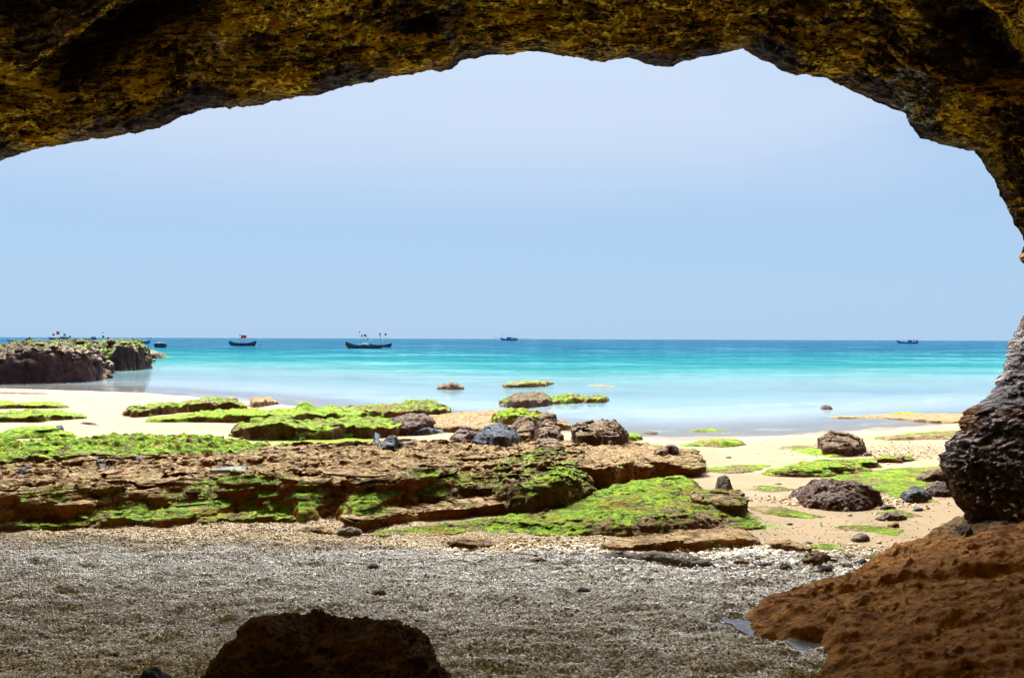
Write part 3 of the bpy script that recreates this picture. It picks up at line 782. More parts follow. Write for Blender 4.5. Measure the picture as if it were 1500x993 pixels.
# ------------------------------------------------------------------ right hand beach
G_A = 'weed mats on the right hand sand'
for (cols, lb, al, kk) in (
        ([(1010, 630, 631.5), (1030, 627.5, 632), (1045, 628, 632), (1059, 631, 632)], 'thin green weed strip farthest out on the wet sand', .5, .5),
        ([(1000, 650, 653), (1025, 644, 654), (1060, 642, 655), (1085, 643, 654), (1096, 648, 652)], 'green weed mat on the sand right of the square boulder', .45, .5),
        ([(1028, 686, 691), (1050, 681, 693), (1090, 679, 692), (1130, 680, 687)], 'green weed mat running from the overhanging slab towards the long green ledge', .5, .25),
        ([(1105, 741, 747), (1125, 740, 752), (1150, 742, 756), (1180, 752, 757), (1196, 755, 757)], 'green weed mat below the pointed grey stone', .35, .3),
        ([(1215, 767, 771), (1250, 765, 778), (1290, 769, 785), (1330, 776, 788)], 'stringy weed mat on the sand above the dark square stone', .4, .2),
        ([(1188, 800, 803), (1205, 797, 805), (1222, 802, 804)], 'round little weed cushion beside the tan log shaped stone', .6, .3),
        ([(1220, 820, 824), (1260, 811, 826), (1300, 808, 822), (1340, 810, 818)], 'weed mat at the gravel edge next to the brown bank', .4, .3),
        ([(1140, 655, 657), (1170, 651, 658), (1215, 652, 657), (1240, 653, 655)], 'thin weed strip behind the round barnacled rock', .3, .3),
        ([(1290, 722, 726), (1320, 716, 732), (1355, 722, 736), (1375, 730, 736)], 'weed mat under the smooth slate boulder', .4, .2),
        ([(1100, 715, 717), (1118, 711, 719), (1140, 712, 719), (1160, 716, 718)], 'faint small weed mat left of the dark crusted rock', .3, .2),
        ([(1275, 748, 752), (1300, 742, 756), (1330, 746, 757), (1345, 752, 756)], 'weed mat round the flat dark rock by the brown bank', .35, .2),
        ([(1280, 640, 644), (1330, 634, 645), (1390, 631, 643), (1450, 630, 642)], 'long low weed mat along the sand near the right waterline', .3, .4),
        ([(1200, 700, 712), (1260, 690, 724), (1330, 682, 722), (1400, 680, 715)], 'broad yellow green weed mat behind the dark crusted rock', .5, .12)):
    slab('algae_patch', lb, 'algae', 'green', cols, k=kk, alg=(al, 0), base=terrain, we=.2, over=.15, rag=.16, group=G_A)
slab('rock_ledge', 'long low green ledge with a brown right end across the right hand sand', 'rock ledge', 'green',
     [(1118, 692, 695), (1140, 682, 698), (1180, 675, 699), (1220, 672, 697), (1250, 671, 694), (1275, 672, 690), (1291, 679, 685)],
     k=.45, alg=(0.60, 0), base=terrain, we=.3, over=.5, reg=True)
slab('rock', 'small mossy rock at the pebbly patch right of the long green ledge', 'rock', 'ledge',
     [(1275, 672, 678), (1295, 667, 678), (1315, 665, 678), (1330, 667, 676), (1342, 672, 674)], k=.55, alg=(0.36, .1), base=terrain)
slab('boulder', 'round barnacled boulder with a green skirt on the right hand sand', 'boulder', 'coral',
     [(1200, 650, 662), (1208, 638, 667), (1222, 632, 668), (1240, 631, 669), (1254, 636, 668), (1262, 646, 666), (1264, 655, 664)],
     k=.78, we=.5, over=.45, strata=.08, alg=(-.3, 0), cut=.3, base=terrain, ridge=.12)
slab('algae_patch', 'green weed skirt at the foot of the round barnacled boulder', 'algae', 'green',
     [(1160, 657, 659), (1185, 655, 665), (1210, 657, 669), (1238, 656, 669), (1246, 660, 665)], k=.4, alg=(0.85, 0), base=terrain, we=.3, over=.2)
slab('rock', 'broad dark crusted rock with white barnacles in the middle of the right hand sand', 'rock', 'purple',
     [(1165, 724, 730), (1172, 706, 740), (1190, 698, 745), (1208, 695, 748), (1225, 702, 749), (1245, 700, 749), (1262, 703, 747), (1280, 712, 744), (1296, 728, 738)],
     k=.55, we=.55, over=.2, strata=.1, alg=(-.12, .15), cut=.3, base=terrain, rough=.12, ridge=.2)
boulder('stone', 'pointed grey stone standing alone on the sand', 'grey', 1049, 1074, 698, 722.5, k=.85, lean=-.7, base=terrain, cut=.9)
G_R = 'stones on the right hand sand'
for (a, b, c, d, mt, lb) in (
        (1320, 1362, 706, 737, 'blue', 'smooth slate boulder in the weed beside the grey cave wall'),
        (1355, 1400, 700, 728, 'purple', 'slate and purple boulder half hidden by the grey cave wall'),
        (1340, 1400, 684, 708, 'coral', 'white crusted rock behind the smooth slate boulder'),
        (1284, 1328, 746, 763, 'purple', 'flat dark rock between the crusted rock and the brown bank'),
        (1288, 1312, 737, 747, 'purple', 'small rusty rock above the flat dark one near the brown bank'),
        (1301, 1317, 763, 773, 'tan', 'little orange stone near the brown bank'),
        (1246, 1274, 778, 794, 'grey', 'square grey stone on open sand right of the log shaped stone'),
        (1264, 1278, 662, 668, 'purple', 'small stone right beside the round barnacled boulder'),
        (1255, 1273, 817, 827, 'blue', 'blue grey stone at the gravel edge beside the brown bank'),
        (1190, 1206, 753, 758, 'purple', 'tiny dark stone at the end of the weed mat'),
        (1096, 1104, 730, 734, 'grey', 'tiny stone by the foot of the weedy slope'),
        (1177, 1190, 792, 797, 'grey', 'small grey pebble behind the log shaped stone'),
        (1270, 1287, 802, 808, 'grey', 'small grey pebble above the weed mat next to the brown bank'),
        (1222, 1236, 722, 728, 'purple', 'small dark stone in front of the dark crusted rock'),
        (1152, 1163, 764, 769, 'purple', 'tiny dark stone on the open sand under the green weed mat'),
        (1062, 1072, 668, 671, 'purple', 'tiny dark stone far up the sand under the outer weed mats'),
        (1135, 1146, 706, 710, 'grey', 'tiny pale stone on the sand left of the dark crusted rock'),
        (1338, 1352, 741, 749, 'blue', 'small slate stone under the smooth slate boulder'),
        (1240, 1250, 752, 756, 'purple', 'tiny dark stone above the stringy weed mat')):
    boulder('stone', lb, mt, a, b, c, d, k=.7, group=G_R, base=terrain, cut=.5)
slab('stone', 'tan log shaped stone lying on the sand at the gravel edge', 'rock', 'tan',
     [(1128, 792, 802), (1134, 788, 804), (1150, 789, 806), (1170, 794, 808), (1184, 797, 809), (1189, 802, 807)], k=.6, we=.25, over=.6, alg=(-.5, 0), base=terrain, cut=.2)
slab('stone', 'brown wedge of rock at the gravel edge right of the log shaped stone', 'rock', 'ledge',
     [(1170, 820, 825), (1185, 808, 826), (1200, 804, 827), (1220, 809, 824), (1234, 819, 822)], k=.6, we=.25, over=.3, alg=(-.35, 0), base=terrain, cut=.4)

# ------------------------------------------------------------------ stones on the gravel
G_G = 'stones lying on the shaded gravel'
slab('stone', 'low brown stone with a grey streak half sunk at the top of the gravel', 'rock', 'ledge',
     [(655, 795, 799), (668, 788, 801), (690, 785, 803), (712, 788, 803), (726, 796, 800)], k=.5, alg=(-.6, 0), base=terrain, cut=.4, group=G_G)
for (a, b, c, d, mt, lb) in (
        (735, 775, 787, 794, 'tan', 'flat orange brown stone right of the streaked one at the gravel top'),
        (778, 803, 816, 823, 'ledge', 'small flat red brown stone alone on the gravel'),
        (840, 868, 859, 868, 'purple', 'small dark flat stone in the middle of the gravel'),
        (538, 556, 822, 833, 'blue', 'small bluish stone on the gravel below the shelf'),
        (545, 566, 862, 873, 'ledge', 'little brown stone poking out of the gravel above the big boulder'),
        (1060, 1080, 838, 845, 'purple', 'dark chip of rock at the right edge of the gravel'),
        (1075, 1100, 818, 827, 'ledge', 'brown chip below the long smooth stone end'),
        (1110, 1132, 822, 832, 'purple', 'reddish chip of rock in the coarse gravel'),
        (1140, 1160, 826, 836, 'grey', 'grey chip of rock in the coarse gravel'),
        (1196, 1222, 826, 838, 'purple', 'dark chip of rock in front of the brown wedge'),
        (1226, 1250, 822, 832, 'ledge', 'brown chip of rock right of the brown wedge'),
        (160, 178, 952, 962, 'purple', 'small dark stone at the lower left of the gravel')):
    boulder('stone', lb, mt, a, b, c, d, k=.6, group=G_G, base=terrain, cut=.5)
boulder('stone', 'wet dark blue stone at the bottom edge left of the big boulder', 'blue', 190, 250, 976, 1004, k=.6, group=G_G, base=terrain)
slab('stone', 'long sand coloured stone against the foot of the shelf', 'rock', 'tan',
     [(428, 776, 779), (445, 769, 781), (465, 769, 782), (480, 773, 782), (494, 779, 782)], k=.5, alg=(-.6, 0), base=terrain, group=G_G)
boulder('stone', 'rounded pinkish stone against the foot of the shelf', 'grey', 493, 533, 768, 785, k=.6, base=terrain, group=G_G)

# ------------------------------------------------------------------ big boulder in the foreground
def foreground_boulder():
    c = np.array([-1.02, 4.15, 0.74])
    res = 900
    nth, nph = 1100, 420
    th = np.linspace(0, 2 * np.pi, nth); ph = np.linspace(-0.5, np.pi / 2, nph)
    T, Ph = np.meshgrid(th, ph)
    cx, sx, cp, sp = np.cos(T), np.sin(T), np.cos(Ph), np.sin(Ph)
    X = cx * cp; Y = sx * cp; Z = sp
    # right flank runs out long and low, the left one is steep
    rx = np.where(X > 0, 0.84, 0.52) * 1.0
    p = 2.4
    k = (np.abs(X) ** p + np.abs(Y) ** p + np.abs(Z) ** p) ** (-1 / p)
    P = np.stack([X * k * rx, Y * k * 0.60, Z * k * 0.80 * (1 - 0.25 * np.clip(X, 0, 1) - 0.0 * X)], -1)
    N = grid_normals(P)
    N = np.where((np.sum(N * P, -1, keepdims=True)) < 0, -N, N)
    f = 0.13 * fbm(P[..., 0], P[..., 1], P[..., 2], 2.2, 3)
    f += 0.055 * (ridged(P[..., 0], P[..., 1] * 0.6, P[..., 2] * 1.6, 5.5, 5, .55) - .5)
    f += 0.012 * fbm(P[..., 0], P[..., 1], P[..., 2], 28, 3)
    P = P + N * f[..., None]
    for (bx, by, bz, br, bh) in ((0.06, 0.0, 0.80, 0.10, 0.045), (0.16, -.02, 0.74, 0.06, 0.05), (-.34, 0.05, 0.72, 0.07, 0.04)):
        dd = np.sum((P - np.array([bx, by, bz])) ** 2, -1)
        P[..., 2] += bh * np.exp(-dd / br ** 2)
    me = grid_mesh('boulder', P.reshape(-1, 3), nth, nph)
    tag(link('boulder', me, M['fore'], loc=c), 'big dark brown boulder close to the camera at the bottom of the gravel', 'boulder')


foreground_boulder()


# ------------------------------------------------------------------ brown bank at the right
BANK = []


def bank():
    pts = []
    for (px, py) in ((1195, 1010), (1196, 990), (1208, 962), (1196, 946), (1150, 942), (1108, 937), (1088, 920), (1090, 896), (1130, 884), (1180, 876), (1215, 868), (1257, 850)):
        q = hit(px, py, terrain); pts.append((q[0], q[1]))
    back = [(3.72, 7.95), (4.2, 8.35), (4.55, 8.8), (5.4, 9.6), (12, 11), (12, -6), (2.2, -6), (2.1, 3.0)]
    poly = pts + back
    res = 0.0085
    x0, x1, y0, y1 = 1.7, 8.0, 2.6, 10.8
    nx = int((x1 - x0) / res); ny = int((y1 - y0) / res)
    X, Y = np.meshgrid(np.linspace(x0, x1, nx), np.linspace(y0, y1, ny))
    d = poly_sdf(X, Y, poly) + 0.03 * fbm(X, Y, 1.0, 3.0, 4)
    dl = poly_sdf(X, Y, [(a, b) for a, b in pts] + [(3.6, 12), (30, 12), (30, -20), (2.1, -20), (2.1, 3.0)]) if False else d
    # distance from the seaward back edge
    bx = np.array([2.9, 3.72, 4.2, 4.55, 5.4]); by = np.array([7.3, 7.95, 8.35, 8.8, 9.6])
    db = (np.interp(X, bx, by) - Y) * 0.72
    lat = np.clip(X - 2.0, 0, 20)
    H = 0.05 * sstep(0, 0.10, d) + 0.205 * np.clip(d, 0, 3) ** 0.95 + 0.07 * lat
    H = np.minimum(H, 0.04 + 1.15 * np.clip(db, 0, 9))
    # slumped bench with a dark undercut line
    bl = 6.35 - 0.22 * (X - 2.4) + 0.12 * fbm(X, Y * 0, 5.0, 1.2, 3)
    st = sstep(-0.03, 0.06, Y - bl) * sstep(2.25, 2.6, X) * sstep(4.6, 3.9, X)
    H = H + 0.05 * st * np.exp(-np.clip(Y - bl, 0, 9) * 1.1)
    H = H - 0.035 * np.exp(-((Y - bl + .06) / .07) ** 2) * sstep(2.4, 2.9, X) * sstep(4.4, 3.9, X)
    u = (X - Y) * 0.7; v = (X + Y) * 0.7
    mk = sstep(0, 0.2, d)
    H = H + mk * (0.035 * fbm(u * 2.2, v * 1.0, 3.0, 1.0, 4) + 0.028 * (ridged(u * 2.6, v * 1.1, 9.0, 1.8, 5, .6) - .5)
                  + 0.009 * fbm(X, Y * 1.5, 0, 9, 3) + 0.03 * np.clip(fbm(u * 1.6, v, 4.0, 11, 3) - 0.25, 0, 1))
    Z = np.where(d > 0, terrain(X, Y) + H, terrain(X, Y) - 0.02 + d * 0.8)
    keep = (d[:-1, :-1] > -0.12)
    P = np.stack([X, Y, Z], -1)
    N = grid_normals(P)
    org = (3.5, 7.0, 0.9)
    me = grid_mesh('earth_bank', P.reshape(-1, 3), nx, ny, keep, origin=org)
    m, nt = mat_new('brown_bank'); t = NT(nt); Q = t.pos()
    a = t.noise(Q, 1.6, 6, .6); b = t.noise(Q, 9, 6, .7); c = t.noise(Q, 60, 4, .7)
    col = t.mix(t.rng(b, .38, .62), (0.2400, 0.0930, 0.0180), (0.4950, 0.2175, 0.0450))
    col = t.mix(t.math('MULTIPLY', t.rng(a, .5, .7), .5), col, (0.6000, 0.3000, 0.0750))
    col = t.mix(t.math('MULTIPLY', t.rng(c, .5, .68), .7), col, (0.0750, 0.0300, 0.0090))
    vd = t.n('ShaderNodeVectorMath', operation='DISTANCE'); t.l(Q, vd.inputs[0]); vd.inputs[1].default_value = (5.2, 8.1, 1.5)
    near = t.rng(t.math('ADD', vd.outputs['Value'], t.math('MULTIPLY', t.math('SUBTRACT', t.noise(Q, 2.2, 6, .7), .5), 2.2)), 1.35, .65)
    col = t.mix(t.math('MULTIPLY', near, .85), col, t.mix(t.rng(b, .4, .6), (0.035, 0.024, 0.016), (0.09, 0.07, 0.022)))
    pit = t.rng(t.vor(Q, 16), .05, .45)
    h = t.math('ADD', t.math('MULTIPLY', b, .5), t.math('MULTIPLY', c, .5))
    h = t.math('ADD', h, t.math('MULTIPLY', pit, .35))
    nb = t.bump(h, 1.0, 0.07); nb = t.bump(t.noise(Q, 150, 4, .8), .8, .02, nb)
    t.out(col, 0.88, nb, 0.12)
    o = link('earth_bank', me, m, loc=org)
    tag(o, 'bare brown earth bank sloping up to the right cave wall from the gravel', 'bank')
    SLABS.append((x0, y0, res, nx, ny, Z.copy(), d > 0))


bank()

# ------------------------------------------------------------------ the cave
CAVE = [(-1500, 980, 12), (-1450, 700, 12), (-1300, 480, 12), (-1050, 350, 12), (-700, 300, 12), (-400, 285, 12), (-150, 262, 12), (-60, 250, 12), (0, 237, 12), (25, 226, 12), (60, 217, 12), (90, 212, 12), (120, 207, 12),
        (150, 203, 12), (175, 199, 12), (190, 197, 12), (200, 198, 12), (212, 191, 12), (235, 187, 12), (250, 180, 12), (268, 172, 12), (290, 163, 12), (312, 160, 12), (330, 157, 12), (337, 160, 12), (345, 156, 12), (385, 155, 12), (395, 149, 12),
        (420, 146, 12), (450, 141, 12), (480, 136, 12), (505, 128, 12), (530, 122, 12), (560, 116, 12), (590, 111, 12), (610, 108, 12), (630, 104, 12), (645, 106, 12), (662, 103, 12), (669, 97, 12), (678, 88, 12), (690, 84, 12), (715, 83, 12), (745, 80, 12),
        (760, 76, 12), (790, 76, 12), (815, 79, 12), (840, 84, 12), (862, 88, 12), (880, 92, 12), (898, 88, 12), (920, 87, 12), (945, 93, 12), (968, 98, 12), (985, 97, 12), (1000, 90, 12), (1020, 87, 12), (1050, 82, 12),
        (1075, 75, 12), (1088, 73, 12), (1100, 78, 12), (1112, 88, 12), (1130, 95, 12), (1145, 104, 12), (1168, 109, 12), (1180, 108, 12), (1205, 113, 12), (1230, 124, 12), (1250, 133, 12), (1275, 146, 12), (1305, 161, 12),
        (1327, 167, 11.9), (1333, 182, 11.9), (1348, 203, 11.9), (1370, 208, 11.8), (1395, 215, 11.8), (1418, 223, 11.8), (1427, 222, 11.8), (1438, 236, 11.7), (1450, 252, 11.6), (1462, 275, 11.6), (1472, 296, 11.6), (1482, 318, 11.5), (1489, 335, 11.5), (1497, 345, 11.5), (1499, 380, 11.4),
        (1512, 400, 11.3), (1516, 430, 10.9), (1503, 455, 10.6), (1492, 480, 10.4), (1482, 497, 10.2), (1474, 520, 9.9), (1464, 550, 9.6), (1455, 568, 9.45), (1446, 583, 9.3), (1425, 594, 9.1), (1410, 607, 9.0), (1398, 625, 8.85), (1388, 645, 8.75), (1381, 665, 8.65), (1379, 685, 8.55),
        (1384, 705, 8.5), (1390, 722, 8.45), (1396, 738, 8.4), (1430, 790, 8.4), (1470, 860, 8.4)]


def cave():
    L = np.array([at(*c) for c in CAVE])
    seg = np.linalg.norm(np.diff(L, axis=0), axis=1); cum = np.concatenate([[0], np.cumsum(seg)])
    # dense where the frame sees it
    pxs = np.array([c[0] for c in CAVE])
    step_lo = 0.0125
    ss = [0.0]
    while ss[-1] < cum[-1]:
        px = np.interp(ss[-1], cum, pxs)
        ss.append(ss[-1] + (step_lo if -60 < px else 0.09))
    ss = np.array(ss[:-1])
    Lx = np.interp(ss, cum, L[:, 0]); Ly = np.interp(ss, cum, L[:, 1]); Lz = np.interp(ss, cum, L[:, 2])
    wi = CAVE.index((1499, 380, 11.4))
    jag = np.interp(ss, cum, np.where(np.arange(len(CAVE)) >= wi, 0.085, 0.03)) * fbm(ss, 0 * ss, 2.0, 2.4, 5, .66)
    # outward direction (away from the axis of the opening)
    c0 = np.array([-0.5, 1.9])
    ox = Lx - c0[0]; oz = Lz - c0[1]
    # flatter: ceiling goes straight up, walls go out
    k = np.convolve(np.pad(ox / np.hypot(ox, oz * 2.2), 60, 'edge'), np.ones(121) / 121, 'valid')
    kz = np.convolve(np.pad(oz * 2.2 / np.hypot(ox, oz * 2.2), 60, 'edge'), np.ones(121) / 121, 'valid')
    nn = np.hypot(k, kz); ox, oz = k / nn, kz / nn
    Lx = Lx + ox * jag; Lz = Lz + oz * jag
    tt = [-16, -12, -9, -7, -5.5, -4.2, -3.2, -2.4, -1.8, -1.3, -.95, -.7, -.5, -.36, -.25, -.17, -.11, -.06, -.03, 0.0]
    while tt[-1] < 3.4: tt.append(tt[-1] + 0.0105)
    while tt[-1] < 20: tt.append(tt[-1] * 1.06)
    tt = np.array(tt)
    T, S_ = np.meshgrid(tt, ss, indexing='ij')
    ti = np.maximum(T, 0); te = np.maximum(-T, 0)
    X = Lx[None, :] + 0 * T; Y = Ly[None, :] + 0 * T; Z = Lz[None, :] + 0 * T
    OX = ox[None, :]; OZ = oz[None, :]
    wall = sstep(0.35, 0.85, OX)      # 1 on the right wall
    sl = 0.70 * (1 - wall) + 0.45 * wall
    bul = sl * np.minimum(ti, 3.2) + 1.3 * (1 - np.exp(-np.maximum(ti - 3.2, 0) / 2.5))
    off = bul + te
    Yin = 0.74 * np.minimum(ti, 3.2) + np.maximum(ti - 3.2, 0)
    X = X + OX * off; Z = Z + OZ * off; Y = Y - Yin + te * 0.45
    # cavity-scale relief
    low = fbm(X, Y, Z, 0.55, 3)
    sh = sstep(0.0, 1.0, T)
    push = 0.35 * low * sh
    # dark hollow in the ceiling at upper left
    hol = np.exp(-(((X + 5.2) / 1.25) ** 2 + ((T - 1.32 - 0.16 * (X + 5.2)) / 0.30) ** 2) ** 1.5)
    push = push + 1.5 * hol
    hol3 = np.exp(-(((X - 6.2) / 0.75) ** 2 + ((T - 1.5) / 0.28) ** 2) ** 1.5)
    hol4 = np.exp(-(((X + 1.2) / 0.5) ** 2 + ((T - 0.72) / 0.09) ** 2) ** 1.5) + np.exp(-(((X - 3.9) / 0.5) ** 2 + ((T - 1.0) / 0.14) ** 2) ** 1.5)
    push = push + 1.2 * hol3 + 0.4 * hol4
    hol2 = np.exp(-(((X + 6.6) / 0.9) ** 2 + ((T - 2.2) / 0.28) ** 2) ** 1.5)
    push = push + 0.8 * hol2
    wx = 0.09 * fbm(X, Y, Z, 0.9, 3)
    Zp = Z + OZ * push; Xp = X + OX * push
    cu = lambda u, v: u * (1 - wall) + v * wall
    r1 = cu(ridged(Xp * 0.42 + wx, T * 1.25 + wx, Zp * .15, 1.9, 6, 0.58), ridged(Xp + wx, T + wx, Zp * .8, 1.5, 6, 0.6))
    r2 = cu(ridged(Xp * 0.40 - wx, T * 1.2 + wx, Zp * .2, 4.4, 5, 0.6), ridged(Xp - wx, T, Zp, 5.0, 5, .62))
    r3 = cu(ridged(Xp * 0.45, T * 1.2, Zp * .3, 10.0, 3, 0.6), ridged(Xp, T, Zp, 10.0, 3, .6))
    z1 = (r1 - r1.mean()) / r1.std(); z2 = (r2 - r2.mean()) / r2.std(); z3 = (r3 - r3.mean()) / r3.std()
    rel = 0.42 * (r1 - 0.45) + 0.30 * (r2 - 0.5) + 0.13 * (r3 - 0.5)
    rel = rel + 0.02 * fbm(X, Y, Z, 22, 2)
    edge = 0.20 + 0.80 * sstep(0.0, 0.4, np.abs(T))
    soft = 1 - 0.15 * wall
    push = push - rel * edge * soft
    push = push * np.where(T < 0, np.minimum(1, 0.3 + te), 1)
    P = np.stack([X, Y, Z], -1)
    N = grid_normals(P)
    Od = np.stack([OX + 0 * T, 0 * T, OZ + 0 * T], -1)
    s = np.sign(np.sum(N * Od, -1, keepdims=True)); s[s == 0] = 1
    inw = np.stack([OX * .72 + 0 * T, 0.69 + 0 * T, OZ * .72 + 0 * T], -1)
    Dn = np.where((T > 0)[..., None], inw, np.stack([0 * T, -0.6 + 0 * T, 0 * T], -1))
    P = P + Dn * push[..., None]
    # close the cave behind the camera
    cl = sstep(11, 19.5, T)[..., None]
    P = P * (1 - cl) + np.array([-1.0, -9.0, 2.5]) * cl
    lich = sstep(0.4, 1.9, 0.5 * z1 + 0.75 * z2 + 0.6 * z3)
    fade = sstep(0.0, 0.38, T + 0.25 * fbm(X, Y, 3.0, 1.5, 3))      # the wave-washed rim is bare grey
    me = grid_mesh('cave', P.reshape(-1, 3), len(ss), len(tt), None,
                   {'lich': lich * fade * (1 - np.clip(1.6 * (hol + hol2 + hol3 + hol4), 0, 1)), 'wall': wall * sstep(4.4, 3.6, Z), 'rim': 1 - fade, 'hollow': np.clip(hol + hol2 + hol3 + hol4, 0, 1)})
    m, nt = mat_new('cave_rock'); t = NT(nt); Q = t.pos()
    def stretched(sx, sy, sz, scale, detail, rough, dist):
        mpx = t.n('ShaderNodeMapping'); t.l(Q, mpx.inputs[0]); mpx.inputs['Scale'].default_value = (sx, sy, sz)
        return t.noise(mpx.outputs[0], scale, detail, rough, dist)
    def crest(n, w):          # thin lines where the noise crosses its middle
        return t.math('SUBTRACT', 1.0, t.math('DIVIDE', t.math('ABSOLUTE', t.math('SUBTRACT', n, 0.5)), w), clamp=True)
    a = t.noise(Q, 0.9, 5, .6); c = t.noise(Q, 45, 4, .7)
    b = stretched(0.7, 1.6, 2.6, 5.0, 7, .72, .3)
    l1 = crest(stretched(0.38, 1.0, 2.4, 1.5, 6, .56, .5), .050)
    l2 = crest(stretched(0.42, 1.1, 2.6, 3.4, 5, .56, .5), .055)
    l3 = crest(stretched(0.5, 1.2, 2.4, 8.0, 4, .6, .4), .07)
    lines = t.math('MAXIMUM', t.math('MAXIMUM', l1, t.math('MULTIPLY', l2, .9)), t.math('MULTIPLY', l3, .62))
    rock = t.mix(t.rng(b, .38, .64), (0.020, 0.014, 0.010), (0.14, 0.072, 0.022))
    grey = t.mix(t.rng(b, .36, .64), (0.0810, 0.0702, 0.0756), (0.4590, 0.3915, 0.3645))
    rustg = t.mix(t.rng(a, .50, .62), grey, (0.2700, 0.1148, 0.0405))
    rock = t.mix(t.attr('rim'), rock, t.mix(t.rng(b, .4, .6), (0.045, 0.038, 0.038), (0.15, 0.12, 0.10)))
    sz = t.n('ShaderNodeSeparateXYZ'); t.l(Q, sz.inputs[0])
    low_ = t.rng(t.math('ADD', sz.outputs[2], t.math('MULTIPLY', t.math('SUBTRACT', t.noise(Q, 2.0, 6, .7), .5), 1.6)), 2.0, 1.2)
    rustg = t.mix(low_, rustg, t.mix(t.rng(b, .36, .62), (0.13, 0.075, 0.045), (0.42, 0.27, 0.16)))
    rock = t.mix(t.attr('wall'), rock, rustg)
    gold = t.mix(t.rng(b, .36, .6), (0.80, 0.34, 0.010), (1.0, 0.70, 0.045))
    patch = t.rng(t.math('ADD', t.math('MULTIPLY', a, 1.0), t.math('MULTIPLY', t.attr('lich'), .32)), .38, .58)
    la = t.math('MULTIPLY', lines, t.math('ADD', .25, t.math('MULTIPLY', patch, .85)))
    la = t.math('MULTIPLY', t.rng(la, .26, .72), t.math('SUBTRACT', 1.0, t.math('MULTIPLY', t.attr('rim'), .8)))
    la = t.math('MULTIPLY', la, t.rng(t.attr('wall'), .9, .2))
    la = t.math('MULTIPLY', la, t.rng(t.attr('hollow'), .6, .1))  # lichen kept out of the hollows; the darker colour deepens their shade
    col = t.mix(la, rock, gold)
    # pale mineral crust follows some of the ribs
    mi = t.math('MULTIPLY', t.rng(t.noise(Q, .8, 3, .5, .4), .60, .66), t.rng(lines, .5, .9))
    col = t.mix(t.math('MULTIPLY', t.math('MULTIPLY', mi, .9), t.rng(t.attr('wall'), .9, .2)), col, (0.62, 0.66, 0.52))
    h = t.math('ADD', t.math('MULTIPLY', lines, .8), t.math('MULTIPLY', b, .6))
    h = t.math('ADD', h, t.math('MULTIPLY', c, .25))
    nb = t.bump(h, 1.0, 0.12); nb = t.bump(t.noise(Q, 130, 3), .5, .012, nb)
    t.out(col, 0.95, nb, 0.05)
    o = link('sea_cave', me, m)
    tag(o, 'sea cave arch with golden lichen on its ceiling and a grey right wall', 'cave')


cave()
boulder('stone', 'round reddish stone resting on the upper edge of the brown bank', 'purple', 1400, 1424, 764, 784, k=.8)
boulder('stone', 'small dark red stone on the brown bank near the right frame edge', 'fore', 1405, 1428, 966, 980, k=.6)

# ------------------------------------------------------------------ wet puddle beside the bank, tide pools on the shelf
def wet_mat(name, col, rough):
    m, nt = mat_new(name); t = NT(nt); P = t.pos()
    nb = t.bump(t.noise(P, 14, 3, .6), .12, .01)
    t.out(t.mix(t.rng(t.noise(P, 9, 4), .4, .6), col, tuple(c * 1.6 for c in col)), rough, nb, 0.6)
    return m


M['puddle'] = wet_mat('puddle_water', (0.085, 0.08, 0.07), 0.14)
M['pool'] = wet_mat('pool_water', (0.13, 0.12, 0.10), 0.12)


def pool(name, pts, lift, mat, base=surf, seed=0):
    w = np.array([hit(px, py, base) for px, py in pts])
    c = w.mean(0)
    n = 56
    k = np.linspace(0, len(w), n, endpoint=False); i = k.astype(int); fr = (k - i)[:, None]
    q = w[i] * (1 - fr) + w[(i + 1) % len(w)] * fr
    sc = (1.6 if name == 'puddle' else 1) + 0.45 * fbm(q[:, 0], q[:, 1], seed, 5.0, 4)[:, None]
    q = c + (q - c) * sc
    z = float(np.median(base(q[:, 0], q[:, 1]))) + lift
    if name == 'tide_pool' or seed in (2, 3):
        rx = np.ptp(w[:, 0]) / 2 * .8; ry = rx * 0.42
        if seed in (2, 3): rx, ry = rx * 1.1, np.ptp(w[:, 1]) * .55
        an = np.linspace(0, 6.283, n, endpoint=False)
        rr = 1 + 0.45 * fbm(np.cos(an), np.sin(an), seed * 3.1, 1.3, 3)
        q = np.stack([c[0] + rx * rr * np.cos(an), c[1] + ry * rr * np.sin(an), q[:, 2]], -1)
    bm = bmesh.new()
    top = [bm.verts.new((x - c[0], y - c[1], 0)) for x, y, _ in q]
    bot = [bm.verts.new((x - c[0], y - c[1], -0.05)) for x, y, _ in q]
    bm.faces.new(top)
    for a in range(n):
        bm.faces.new((top[a], bot[a], bot[(a + 1) % n], top[(a + 1) % n]))
    bmesh.ops.recalc_face_normals(bm, faces=bm.faces)
    me = bpy.data.meshes.new(name); bm.to_mesh(me); bm.free()
    tag(link(name, me, M[mat], loc=(c[0], c[1], z)), kind='structure')


pool('puddle', [(1100, 893), (1092, 899), (1130, 898), (1180, 884), (1220, 872), (1262, 852), (1258, 846), (1215, 858), (1180, 868), (1150, 876)], .016, 'puddle', terrain, 1)
pool('puddle', [(1076, 892), (1066, 905), (1070, 925), (1092, 932), (1098, 915), (1092, 895)], -.010, 'puddle', terrain, 2)
pool('puddle', [(1178, 932), (1204, 930), (1218, 942), (1214, 958), (1196, 970), (1178, 972), (1190, 955)], -.010, 'puddle', terrain, 3)
pool('tide_pool', [(196, 699), (240, 697), (268, 701), (240, 706), (205, 706)], .004, 'pool', surf, 4)
pool('tide_pool', [(330, 689), (360, 686), (392, 688), (372, 692), (335, 692)], .004, 'pool', surf, 5)
pool('tide_pool', [(498, 681), (515, 679), (534, 681), (520, 685), (500, 684)], .004, 'pool', surf, 6)
pool('tide_pool', [(48, 686), (72, 683), (88, 685), (70, 692), (50, 692)], .004, 'pool', surf, 7)
